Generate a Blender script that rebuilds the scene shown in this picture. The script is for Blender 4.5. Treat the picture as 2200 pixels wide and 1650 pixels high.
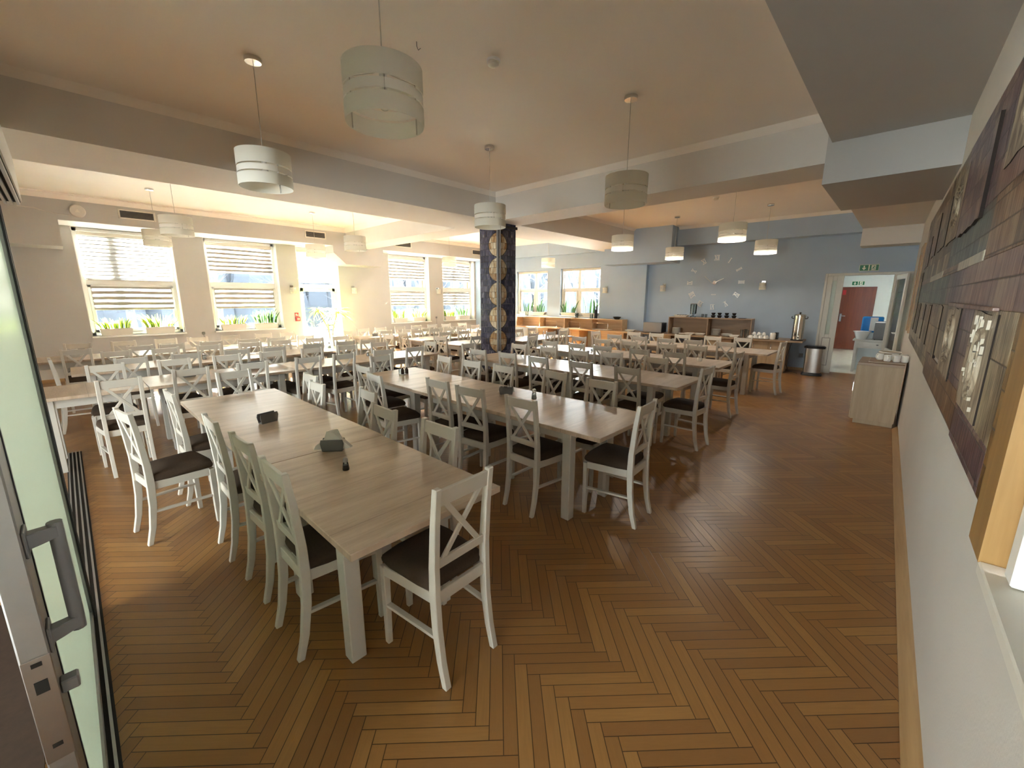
import bpy, bmesh, math, random
from mathutils import Vector, Matrix
random.seed(7)
S = bpy.context.scene
for o in list(bpy.data.objects): bpy.data.objects.remove(o)
COL = S.collection
PI = math.pi
R = math.radians

# ---------------------------------------------------------------- camera
cam_d = bpy.data.cameras.new('camera'); cam = bpy.data.objects.new('camera', cam_d); COL.objects.link(cam)
S.camera = cam
F_PX, PITCH, YAW, ROLL, H0 = 886.79, R(11.7445), R(43.0699), R(-0.1328), 1.72
fw = Vector((math.cos(PITCH)*math.cos(YAW), math.cos(PITCH)*math.sin(YAW), -math.sin(PITCH)))
rt = Vector((math.sin(YAW), -math.cos(YAW), 0)); dn = fw.cross(rt)
r2 = rt*math.cos(ROLL) + dn*math.sin(ROLL); d2 = dn*math.cos(ROLL) - rt*math.sin(ROLL)
cam.matrix_world = Matrix(((r2.x, -d2.x, -fw.x, 0), (r2.y, -d2.y, -fw.y, 0), (r2.z, -d2.z, -fw.z, H0), (0, 0, 0, 1)))
cam_d.sensor_fit = 'HORIZONTAL'; cam_d.sensor_width = 36.0; cam_d.lens = F_PX/2200*36.0
cam_d.clip_start = 0.02; cam_d.clip_end = 300

# ---------------------------------------------------------------- world, sun, exposure
S.view_settings.view_transform = 'Standard'; S.view_settings.look = 'None'
S.view_settings.gamma = 1.0; S.view_settings.use_curve_mapping = False
S.view_settings.exposure = 2.65
SKY = 7.0
SUN = 80.0
S.cycles.max_bounces = 9; S.cycles.diffuse_bounces = 7; S.cycles.glossy_bounces = 3
S.cycles.transmission_bounces = 4; S.cycles.transparent_max_bounces = 10
S.cycles.caustics_reflective = False; S.cycles.caustics_refractive = False
S.cycles.sample_clamp_indirect = 60.0
S.cycles.use_denoising = True
W = bpy.data.worlds.new('world'); S.world = W; W.use_nodes = True
bg = W.node_tree.nodes['Background']
bg.inputs[0].default_value = (0.97, 0.985, 0.99, 1); bg.inputs[1].default_value = SKY
sd = bpy.data.lights.new('sun', 'SUN'); sun = bpy.data.objects.new('sun', sd); COL.objects.link(sun)
sd.energy = SUN; sd.angle = R(1.2); sd.color = (1.0, 0.95, 0.88)
sun.location = (-3, 30, 12)
sun.rotation_euler = Vector((0.10, -0.95, -0.38)).to_track_quat('-Z', 'Y').to_euler()
def portal(loc, rot, sx, sy):
    d = bpy.data.lights.new('window_portal', 'AREA'); o = bpy.data.objects.new('window_portal', d); COL.objects.link(o)
    d.shape = 'RECTANGLE'; d.size = sx; d.size_y = sy; o.location = loc; o.rotation_euler = rot
    d.cycles.is_portal = True
for x0, x1, z0, z1 in ((.33, 1.93, .9, 3.1), (2.52, 4.13, .9, 3.1), (4.62, 5.75, 0, 3.1), (7.48, 9.08, .9, 3.1), (9.67, 11.2, .9, 3.1)):
    portal(((x0+x1)/2, 12.86, (z0+z1)/2), (R(90), 0, R(180)), x1-x0, z1-z0)
portal((11.73, 9.8, 1.9), (R(90), 0, R(90+3.4)), 1.4, 1.6)
portal((11.85, 7.8, 1.9), (R(90), 0, R(90+3.4)), 1.6, 1.6)
portal((-6.0, 1.95, 1.6), (R(90), 0, R(-90)), 3.9, 2.2)
portal((15.3, 3.0, 2.3), (R(90), 0, R(180)), 1.4, .2)

# ---------------------------------------------------------------- materials
def mat(name, col, rough=.6, metal=0, spec=.5, noise=0, nscale=8, bump=0, bscale=60, sheen=0, trans=0, coat=0):
    m = bpy.data.materials.new(name); m.use_nodes = True
    nt = m.node_tree; b = nt.nodes['Principled BSDF']
    b.inputs['Roughness'].default_value = rough; b.inputs['Metallic'].default_value = metal
    b.inputs['Specular IOR Level'].default_value = spec
    b.inputs['Base Color'].default_value = (*col, 1)
    if coat: b.inputs['Coat Weight'].default_value = coat
    if noise or bump:
        tc = nt.nodes.new('ShaderNodeTexCoord')
    if noise:
        n = nt.nodes.new('ShaderNodeTexNoise'); n.inputs['Scale'].default_value = nscale; n.inputs['Detail'].default_value = 4
        nt.links.new(tc.outputs['Object'], n.inputs['Vector'])
        mx = nt.nodes.new('ShaderNodeMix'); mx.data_type = 'RGBA'
        mx.inputs[6].default_value = (*[c*(1-noise) for c in col], 1); mx.inputs[7].default_value = (*[min(1, c*(1+noise)) for c in col], 1)
        nt.links.new(n.outputs['Fac'], mx.inputs[0]); nt.links.new(mx.outputs[2], b.inputs['Base Color'])
    if bump:
        n2 = nt.nodes.new('ShaderNodeTexNoise'); n2.inputs['Scale'].default_value = bscale
        nt.links.new(tc.outputs['Object'], n2.inputs['Vector'])
        bp = nt.nodes.new('ShaderNodeBump'); bp.inputs['Strength'].default_value = bump; bp.inputs['Distance'].default_value = .01
        nt.links.new(n2.outputs['Fac'], bp.inputs['Height']); nt.links.new(bp.outputs[0], b.inputs['Normal'])
    return m
class NT:
    """tiny helper for building node trees"""
    def __init__(s, name):
        s.m = bpy.data.materials.new(name); s.m.use_nodes = True; s.t = s.m.node_tree; s.b = s.t.nodes['Principled BSDF']
    def n(s, typ, **kw):
        x = s.t.nodes.new('ShaderNode'+typ)
        for k, v in kw.items(): setattr(x, k, v)
        return x
    def put(s, sock, v):
        if hasattr(v, 'links') or isinstance(v, bpy.types.NodeSocket): s.t.links.new(v, sock)
        else: sock.default_value = v
    def math(s, op, a, b=None, c=None):
        x = s.n('Math', operation=op); s.put(x.inputs[0], a)
        if b is not None: s.put(x.inputs[1], b)
        if c is not None: s.put(x.inputs[2], c)
        return x.outputs[0]
    def mix(s, f, a, b):
        x = s.n('Mix', data_type='RGBA'); s.put(x.inputs[0], f)
        for i, v in ((6, a), (7, b)):
            s.put(x.inputs[i], (*v, 1) if isinstance(v, tuple) and len(v) == 3 else v)
        return x.outputs[2]
    def fmix(s, f, a, b):
        x = s.n('Mix', data_type='FLOAT'); s.put(x.inputs[0], f); s.put(x.inputs[2], a); s.put(x.inputs[3], b); return x.outputs[0]
    def xyz(s, a, b, c=0.0):
        x = s.n('CombineXYZ'); s.put(x.inputs[0], a); s.put(x.inputs[1], b); s.put(x.inputs[2], c); return x.outputs[0]
    def noise(s, vec, scale, detail=3, out='Fac'):
        x = s.n('TexNoise'); x.inputs['Scale'].default_value = scale; x.inputs['Detail'].default_value = detail
        s.put(x.inputs['Vector'], vec); return x.outputs[out]
    def white(s, vec):
        x = s.n('TexWhiteNoise', noise_dimensions='3D'); s.put(x.inputs['Vector'], vec); return x
    def coords(s, kind='Object'):
        tc = s.n('TexCoord'); sp = s.n('SeparateXYZ'); s.t.links.new(tc.outputs[kind], sp.inputs[0])
        return tc.outputs[kind], sp.outputs[0], sp.outputs[1], sp.outputs[2]
    def ramp(s, f, stops):
        x = s.n('ValToRGB'); e = x.color_ramp.elements
        while len(e) < len(stops): e.new(.5)
        for el, (p, c) in zip(e, stops): el.position = p; el.color = (*c, 1)
        s.put(x.inputs[0], f); return x.outputs[0]
    def bump(s, h, strength=.3, dist=.005):
        x = s.n('Bump'); x.inputs['Strength'].default_value = strength; x.inputs['Distance'].default_value = dist
        s.put(x.inputs['Height'], h); s.put(s.b.inputs['Normal'], x.outputs[0])

def parquet():
    g = NT('oak herringbone parquet'); vec, x, y, z = g.coords()
    w = .0575*math.sqrt(2)
    P = g.math('ADD', g.math('DIVIDE', g.math('SUBTRACT', x, y), w), .76)
    Q = g.math('SUBTRACT', g.math('DIVIDE', g.math('ADD', x, y), -w), .06)
    i = g.math('FLOOR', P); j = g.math('FLOOR', Q); fx = g.math('FRACT', P); fy = g.math('FRACT', Q)
    k = g.math('FLOORED_MODULO', g.math('ADD', g.math('SUBTRACT', i, j), .001), 16.0); k = g.math('FLOOR', k)
    isH = g.math('LESS_THAN', k, 7.5)
    kr = g.math('SUBTRACT', 15.0, k)
    idH = g.xyz(g.math('SUBTRACT', i, k), j, 1.0); idV = g.xyz(i, g.math('SUBTRACT', j, kr), 5.0)
    vm = g.n('Mix', data_type='VECTOR'); g.put(vm.inputs[0], isH); g.put(vm.inputs[4], idV); g.put(vm.inputs[5], idH)
    wn = g.white(vm.outputs[1])
    along = g.fmix(isH, g.math('ADD', kr, fy), g.math('ADD', k, fx))
    cross = g.fmix(isH, fx, fy)
    grain = g.noise(g.xyz(g.math('MULTIPLY', along, .12), g.math('MULTIPLY', cross, 1.6), g.math('MULTIPLY', wn.outputs['Value'], 90)), 4.0, 6)
    grain2 = g.noise(g.xyz(g.math('MULTIPLY', along, .5), g.math('MULTIPLY', cross, 9.0), g.math('MULTIPLY', wn.outputs['Value'], 50)), 3.0, 4)
    c = g.ramp(wn.outputs['Value'], [(0, (.22, .092, .022)), (.35, (.30, .135, .032)), (.7, (.36, .17, .042)), (1, (.46, .24, .066))])
    c = g.mix(g.math('MULTIPLY', grain, .75), c, (.20, .095, .03))
    c = g.mix(g.math('MULTIPLY', grain2, .35), c, (.42, .22, .08))
    big = g.noise(vec, .9, 3); c = g.mix(g.math('MULTIPLY', big, .35), c, (.22, .11, .045))
    e1 = g.math('MINIMUM', cross, g.math('SUBTRACT', 1.0, cross))
    e2 = g.math('MINIMUM', along, g.math('SUBTRACT', 8.0, along))
    e = g.math('MINIMUM', e1, e2); gap = g.math('LESS_THAN', e, .030)
    c = g.mix(g.math('MULTIPLY', gap, .9), c, (.03, .011, .003))
    g.put(g.b.inputs['Base Color'], c)
    g.put(g.b.inputs['Roughness'], g.math('ADD', .24, g.math('MULTIPLY', grain, .14)))
    g.b.inputs['Specular IOR Level'].default_value = .5
    g.bump(g.math('ADD', g.math('MULTIPLY', g.math('MINIMUM', e, .05), 14.0), g.math('MULTIPLY', grain2, .25)), .25, .002)
    return g.m
def oak(name, a, b, rough=.42, scale=3.0, axis='x'):
    g = NT(name); vec, x, y, z = g.coords()
    if axis == 'x': v = g.xyz(g.math('MULTIPLY', x, .35), g.math('MULTIPLY', y, 5.0), g.math('MULTIPLY', z, 5.0))
    elif axis == 'y': v = g.xyz(g.math('MULTIPLY', x, 5.0), g.math('MULTIPLY', y, .35), g.math('MULTIPLY', z, 5.0))
    else: v = g.xyz(g.math('MULTIPLY', x, 5.0), g.math('MULTIPLY', y, 5.0), g.math('MULTIPLY', z, .35))
    n1 = g.noise(v, scale, 6); n2 = g.noise(v, scale*6, 3)
    f = g.math('ADD', g.math('MULTIPLY', n1, .8), g.math('MULTIPLY', n2, .3))
    g.put(g.b.inputs['Base Color'], g.ramp(f, [(.3, a), (.75, b)])); g.put(g.b.inputs['Roughness'], rough)
    return g.m
def tabletop(axis):
    """board runs along local x; joints across every 0.29 m"""
    g = NT('light oak table top'); vec, x, y, z = g.coords()
    v = g.xyz(g.math('MULTIPLY', x, 3.2), g.math('MULTIPLY', y, .4), 0.0)
    info = g.n('ObjectInfo'); sh = g.math('MULTIPLY', info.outputs['Random'], 30.0)
    v = g.xyz(g.math('MULTIPLY', x, 5.2), g.math('ADD', g.math('MULTIPLY', y, .6), sh), 0.0)
    n1 = g.noise(v, 2.2, 7); n2 = g.noise(v, 16, 4)
    f = g.math('ADD', g.math('MULTIPLY', n1, .8), g.math('MULTIPLY', n2, .35)); f = g.math('ADD', g.math('MULTIPLY', g.math('SUBTRACT', f, .57), 1.5), .52)
    c = g.ramp(f, [(.25, (.40, .30, .21)), (.5, (.50, .385, .28)), (.8, (.60, .485, .37))])
    fr = g.math('FRACT', g.math('DIVIDE', x, .40)); ln = g.math('LESS_THAN', fr, .008)
    c = g.mix(g.math('MULTIPLY', ln, .55), c, (.12, .08, .05))
    g.put(g.b.inputs['Base Color'], c); g.put(g.b.inputs['Roughness'], .30)
    g.b.inputs['Specular IOR Level'].default_value = .5
    return g.m
def glass(name, tint=(.93, .97, .97), gl=.06):
    m = bpy.data.materials.new(name); m.use_nodes = True; t = m.node_tree; t.nodes.clear()
    o = t.nodes.new('ShaderNodeOutputMaterial'); mx = t.nodes.new('ShaderNodeMixShader'); tr = t.nodes.new('ShaderNodeBsdfTransparent'); gs = t.nodes.new('ShaderNodeBsdfGlossy')
    tr.inputs[0].default_value = (*tint, 1); gs.inputs[1].default_value = .03
    lw = t.nodes.new('ShaderNodeFresnel'); lw.inputs[0].default_value = 1.0+gl*7
    t.links.new(lw.outputs[0], mx.inputs[0]); t.links.new(tr.outputs[0], mx.inputs[1]); t.links.new(gs.outputs[0], mx.inputs[2]); t.links.new(mx.outputs[0], o.inputs[0])
    return m
def translucent(name, col, tcol, f=.5, rough=.8):
    m = bpy.data.materials.new(name); m.use_nodes = True; t = m.node_tree; b = t.nodes['Principled BSDF']; o = t.nodes['Material Output']
    b.inputs['Base Color'].default_value = (*col, 1); b.inputs['Roughness'].default_value = rough
    tl = t.nodes.new('ShaderNodeBsdfTranslucent'); tl.inputs[0].default_value = (*tcol, 1)
    mx = t.nodes.new('ShaderNodeMixShader'); mx.inputs[0].default_value = f
    t.links.new(b.outputs[0], mx.inputs[1]); t.links.new(tl.outputs[0], mx.inputs[2]); t.links.new(mx.outputs[0], o.inputs[0])
    return m
def zebra(name, period, phase, duty, dense, sheer, net=.55):
    """day-and-night roller blind: dense fabric stripes (share duty) alternating with bright sheer net"""
    m = bpy.data.materials.new(name); m.use_nodes = True; t = m.node_tree; b = t.nodes['Principled BSDF']; o = t.nodes['Material Output']
    b.inputs['Base Color'].default_value = (.60, .575, .52, 1); b.inputs['Roughness'].default_value = .8
    def trl(v):
        x = t.nodes.new('ShaderNodeBsdfTranslucent'); x.inputs[0].default_value = (v, v*.97, v*.90, 1); return x.outputs[0]
    def mix(f, a, c):
        x = t.nodes.new('ShaderNodeMixShader')
        if isinstance(f, float): x.inputs[0].default_value = f
        else: t.links.new(f, x.inputs[0])
        t.links.new(a, x.inputs[1]); t.links.new(c, x.inputs[2]); return x.outputs[0]
    d = mix(.4, b.outputs[0], trl(dense)); tr = t.nodes.new('ShaderNodeBsdfTransparent').outputs[0]
    n = mix(sheer, mix(.6, b.outputs[0], trl(net)), tr)
    tc = t.nodes.new('ShaderNodeTexCoord'); sp = t.nodes.new('ShaderNodeSeparateXYZ'); t.links.new(tc.outputs['Object'], sp.inputs[0])
    def M(op, a, bb):
        x = t.nodes.new('ShaderNodeMath'); x.operation = op
        for i, v in enumerate((a, bb)):
            if isinstance(v, float): x.inputs[i].default_value = v
            else: t.links.new(v, x.inputs[i])
        return x.outputs[0]
    nz = t.nodes.new('ShaderNodeTexNoise'); nz.inputs['Scale'].default_value = 1.3; t.links.new(tc.outputs['Object'], nz.inputs['Vector'])
    zz = M('ADD', sp.outputs[2], M('MULTIPLY', nz.outputs['Fac'], .05))
    st = M('LESS_THAN', M('FRACT', M('DIVIDE', M('ADD', zz, phase), period), 0.0), duty)
    t.links.new(mix(st, n, d), o.inputs[0])
    return m

M_ = {}
M_['floor'] = parquet()
M_['wall'] = mat('warm grey wall paint', (.49, .475, .455), .8, noise=.03, nscale=3, bump=.08, bscale=120)
M_['beam'] = mat('pale beam paint', (.68, .645, .60), .8, noise=.03, nscale=3)
M_['wallR'] = mat('pale beige wall paint', (.62, .585, .535), .75, noise=.05, nscale=2, bump=.08, bscale=90)
M_['ceil'] = mat('cream ceiling paint', (.88, .82, .75), .85, noise=.02, nscale=2)
M_['blue'] = mat('slate blue wall paint', (.40, .49, .60), .75, noise=.04, nscale=3, bump=.08, bscale=120)
M_['blueL'] = mat('light blue grey wall paint', (.42, .475, .53), .75, noise=.03, nscale=3)
M_['white'] = mat('white window plastic', (.80, .80, .78), .35)
M_['doorw'] = mat('off white door plastic', (.60, .59, .54), .4, noise=.03)
M_['paintw'] = mat('white painted beech', (.62, .585, .515), .42, noise=.05, nscale=14, coat=.15)
M_['seat'] = mat('dark brown seat fabric', (.066, .044, .029), .95, spec=.25, noise=.25, nscale=90, bump=.25, bscale=300)
M_['top'] = tabletop('x')
M_['legw'] = mat('chalk white table leg', (.56, .535, .48), .45, noise=.04, nscale=10)
M_['shade'] = translucent('white lamp shade fabric', (.80, .78, .72), (.92, .90, .82), .48)
M_['satin'] = translucent('satin ribbon', (.88, .86, .82), (.95, .93, .87), .5, .35)
M_['chrome'] = mat('brushed chrome', (.70, .69, .67), .22, metal=1)
M_['floor_sheet'] = mat('added dark brown floor sheet', (.035, .016, .007), .95, noise=.4, nscale=40)
M_['silver'] = mat('dull mirror acrylic', (.80, .79, .76), .30, metal=.6)
M_['alu'] = mat('brushed aluminium', (.42, .42, .41), .38, metal=.8, noise=.06, nscale=30)
M_['dark'] = mat('black rubber', (.012, .012, .014), .5)
M_['blackg'] = mat('black glossy plastic', (.01, .01, .012), .25)
M_['grayp'] = mat('grey plastic', (.16, .155, .15), .45, noise=.1, nscale=20)
M_['slot'] = mat('dark slot interior', (.02, .018, .015), .9)
M_['cord'] = mat('lamp cord', (.5, .47, .42), .6)
M_['ply'] = oak('honey plywood', (.42, .27, .14), (.60, .42, .25), .5, 3, 'y')
M_['plyd'] = oak('brown laminate', (.25, .16, .095), (.38, .26, .16), .4, 3, 'y')
M_['plyz'] = oak('oak laminate panel', (.36, .255, .15), (.47, .35, .22), .5, 3, 'z')
M_['post'] = oak('varnished pine post', (.25, .135, .04), (.38, .22, .075), .4, 3, 'z')
M_['base'] = oak('varnished oak skirting', (.30, .17, .065), (.45, .28, .12), .35, 3, 'x')
M_['brown'] = oak('red brown door veneer', (.105, .022, .007), (.16, .038, .012), .35, 3, 'z')
M_['china'] = mat('white china', (.80, .79, .75), .15, coat=.4)
M_['pot'] = mat('cream planter plastic', (.70, .66, .58), .5)
M_['soil'] = mat('potting soil', (.03, .02, .012), .95)
M_['glass'] = glass('clear window glass')
M_['cup'] = glass('clear drinking glass', (.82, .86, .86), .09)
M_['frost'] = translucent('frosted green glass', (.45, .48, .42), (.64, .68, .58), .55, .25)
M_['red'] = mat('red plastic', (.42, .012, .015), .35)
M_['green'] = mat('exit sign green', (.005, .15, .06), .4)
M_['signw'] = mat('sign pale yellow white', (.80, .82, .66), .5)
M_['tissue'] = mat('white paper napkin', (.80, .78, .72), .9)
M_['steel'] = mat('polished steel', (.62, .60, .56), .16, metal=1)
M_['steelb'] = mat('brushed steel', (.42, .39, .36), .34, metal=1, noise=.05, nscale=40)
M_['jug'] = glass('blue water bottle plastic', (.10, .36, .72), .1)
M_['bluej'] = mat('blue bottle body', (.02, .20, .52), .2)
M_['tile'] = mat('beige stone floor tiles', (.50, .46, .39), .35, noise=.2, nscale=6)
M_['hall'] = mat('white hall paint', (.60, .63, .61), .8)
M_['wicker'] = mat('woven wicker', (.42, .31, .18), .7, noise=.3, nscale=60)
M_['pepper'] = mat('ground pepper', (.05, .03, .02), .9, noise=.4, nscale=200)
M_['salt'] = mat('table salt', (.78, .77, .74), .9)
M_['snow'] = mat('pale concrete yard', (.74, .71, .65), .9, noise=.08, nscale=1.5)
M_['wood'] = mat('bare winter bark', (.020, .022, .030), .9, noise=.3, nscale=5)
M_['brick'] = mat('orange exterior render', (.55, .24, .12), .85, noise=.1)
M_['cushY'] = mat('pine needles', (.012, .017, .026), .9, noise=.4, nscale=3)

def leafmat(name, c1, c2, edge):
    g = NT(name); vec, x, y, z = g.coords('UV')
    n = g.noise(vec, 9, 3)
    c = g.mix(n, c1, c2)
    d = g.math('ABSOLUTE', g.math('SUBTRACT', x, .5)); e = g.math('GREATER_THAN', d, .30)
    c = g.mix(e, c, edge); g.put(g.b.inputs['Base Color'], c); g.b.inputs['Roughness'].default_value = .4
    t = g.t; o = t.nodes['Material Output']; tl = t.nodes.new('ShaderNodeBsdfTranslucent'); t.links.new(c, tl.inputs[0])
    mx = t.nodes.new('ShaderNodeMixShader'); mx.inputs[0].default_value = .4
    t.links.new(g.b.outputs[0], mx.inputs[1]); t.links.new(tl.outputs[0], mx.inputs[2]); t.links.new(mx.outputs[0], o.inputs[0])
    return g.m
M_['leafY'] = leafmat('variegated snake plant leaf', (.045, .11, .02), (.10, .20, .035), (.55, .55, .10))
M_['leafD'] = leafmat('dark snake plant leaf', (.02, .06, .015), (.05, .11, .03), (.09, .16, .04))
M_['leafP'] = leafmat('dracaena leaf', (.22, .34, .04), (.34, .45, .08), (.60, .62, .22))

def mural_mat(name, cols, tile=(.16, .12), streak=14, rough=.33):
    """glazed ceramic tiles: per-tile tint, vertical streaks, dark joints"""
    g = NT(name); vec, x, y, z = g.coords()
    u = g.math('DIVIDE', g.math('ADD', x, y), tile[0]); row = g.math('FLOOR', g.math('DIVIDE', z, tile[1]))
    u = g.math('ADD', u, g.math('MULTIPLY', g.white(g.xyz(row, 3.0, 1.0)).outputs['Value'], 1.0))
    v = g.math('DIVIDE', z, tile[1])
    wn = g.white(g.xyz(g.math('FLOOR', u), row, 2.0))
    st = g.noise(g.xyz(g.math('MULTIPLY', g.math('ADD', x, y), streak), g.math('MULTIPLY', z, 1.6), wn.outputs['Value']), 3.0, 5)
    st = g.math('ADD', g.math('MULTIPLY', st, .65), g.math('MULTIPLY', g.noise(g.xyz(g.math('MULTIPLY', g.math('ADD', x, y), streak*5.0), g.math('MULTIPLY', z, 3.0), wn.outputs['Value']), 3.0, 3), .40))
    bl = g.noise(vec, 7.0, 5)
    f = g.math('ADD', g.math('ADD', g.math('MULTIPLY', wn.outputs['Value'], .20), g.math('MULTIPLY', st, .95)), g.math('MULTIPLY', bl, .32))
    f = g.math('ADD', g.math('MULTIPLY', g.math('SUBTRACT', f, .76), 3.2), .42)
    c = g.ramp(f, [(.12+.8*i/(len(cols)-1), tuple(q*w_ for q, w_ in zip(cc, (.90, .84, .76)))) for i, cc in enumerate(cols)])
    fu = g.math('FRACT', u); fv = g.math('FRACT', v)
    e = g.math('MINIMUM', g.math('MULTIPLY', g.math('MINIMUM', fu, g.math('SUBTRACT', 1.0, fu)), tile[0]), g.math('MULTIPLY', g.math('MINIMUM', fv, g.math('SUBTRACT', 1.0, fv)), tile[1]))
    gp = g.math('LESS_THAN', e, .003)
    c = g.mix(g.math('MULTIPLY', gp, .8), c, (.02, .015, .012))
    g.put(g.b.inputs['Base Color'], c); g.b.inputs['Roughness'].default_value = rough
    g.bump(g.math('ADD', st, g.math('MULTIPLY', g.math('MINIMUM', e, .006), 120.0)), .5, .008)
    return g.m
M_['mA'] = mural_mat('violet glazed tiles', [(.05, .03, .05), (.13, .08, .11), (.20, .12, .13), (.30, .25, .20)])
M_['mB'] = mural_mat('rust brown glazed tiles', [(.08, .04, .02), (.16, .085, .045), (.24, .14, .09), (.36, .27, .18)])
M_['mC'] = mural_mat('blue green glazed tiles', [(.03, .045, .05), (.06, .09, .10), (.11, .14, .14), (.22, .22, .17)])
M_['mD'] = mural_mat('pink mauve glazed tiles', [(.13, .07, .07), (.22, .14, .13), (.30, .20, .18), (.42, .34, .27)], (.5, .2))
M_['mE'] = mural_mat('ochre and umber glazed tiles', [(.05, .03, .02), (.16, .12, .08), (.30, .25, .17), (.55, .48, .35)], (.22, .3), 20)
M_['mF'] = mural_mat('honey brown tiles', [(.10, .05, .01), (.20, .11, .03), (.27, .16, .05), (.33, .21, .08)], (.14, .13), 4)
M_['slab_shade'] = mat('painted shade on slab sides', (.018, .011, .008), .9)  # near-black colour paints shade onto the relief slab sides
M_['mW'] = mural_mat('pale ceramic strip', [(.40, .38, .33), (.52, .50, .43), (.6, .58, .5), (.66, .64, .56)], (1.2, .5), 6)
M_['mS'] = mural_mat('carved stoneware slab', [(.07, .05, .04), (.20, .16, .12), (.36, .31, .24), (.50, .45, .36)], (2.0, 2.0), 9, .5)

def column_mat():
    g = NT('navy ceramic mosaic with ochre discs'); vec, x, y, z = g.coords()
    u = g.math('ADD', x, y)                      # object origin sits on the front corner
    row = g.math('FLOOR', g.math('DIVIDE', z, .115))
    uu = g.math('ADD', g.math('DIVIDE', u, .075), g.math('MULTIPLY', g.white(g.xyz(row, 1.0, 1.0)).outputs['Value'], 1.0))
    wn = g.white(g.xyz(g.math('FLOOR', uu), row, 7.0))
    st = g.noise(g.xyz(g.math('MULTIPLY', u, 12.0), g.math('MULTIPLY', z, 2.0), wn.outputs['Value']), 4.0, 5)
    f = g.math('ADD', g.math('MULTIPLY', st, .8), g.math('MULTIPLY', wn.outputs['Value'], .3))
    dark = g.ramp(f, [(.35, (.010, .011, .028)), (.55, (.03, .032, .07)), (.72, (.09, .09, .14)), (.85, (.30, .30, .36))])
    gold = g.ramp(f, [(.3, (.16, .07, .02)), (.5, (.34, .21, .10)), (.65, (.50, .42, .29)), (.85, (.62, .58, .46))])
    zz = g.math('FRACT', g.math('DIVIDE', g.math('ADD', z, .27), .46))
    dz = g.math('DIVIDE', g.math('SUBTRACT', zz, .5), .485); du = g.math('DIVIDE', u, .25)
    rr = g.math('ADD', g.math('MULTIPLY', dz, dz), g.math('MULTIPLY', du, du))
    ins = g.math('LESS_THAN', rr, 1.0); ring = g.math('LESS_THAN', g.math('ABSOLUTE', g.math('SUBTRACT', rr, 1.0)), .07)
    c = g.mix(ins, dark, gold); c = g.mix(ring, c, (.02, .015, .02))
    fu = g.math('FRACT', uu); fv = g.math('FRACT', g.math('DIVIDE', z, .115))
    e = g.math('MINIMUM', g.math('MULTIPLY', g.math('MINIMUM', fu, g.math('SUBTRACT', 1.0, fu)), .075), g.math('MULTIPLY', g.math('MINIMUM', fv, g.math('SUBTRACT', 1.0, fv)), .115))
    c = g.mix(g.math('MULTIPLY', g.math('LESS_THAN', e, .003), .8), c, (.008, .008, .012))
    g.put(g.b.inputs['Base Color'], c); g.b.inputs['Roughness'].default_value = .22
    g.bump(g.math('ADD', st, g.math('MULTIPLY', g.math('MINIMUM', e, .005), 100.0)), .5, .006)
    return g.m
M_['col'] = column_mat()

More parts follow.
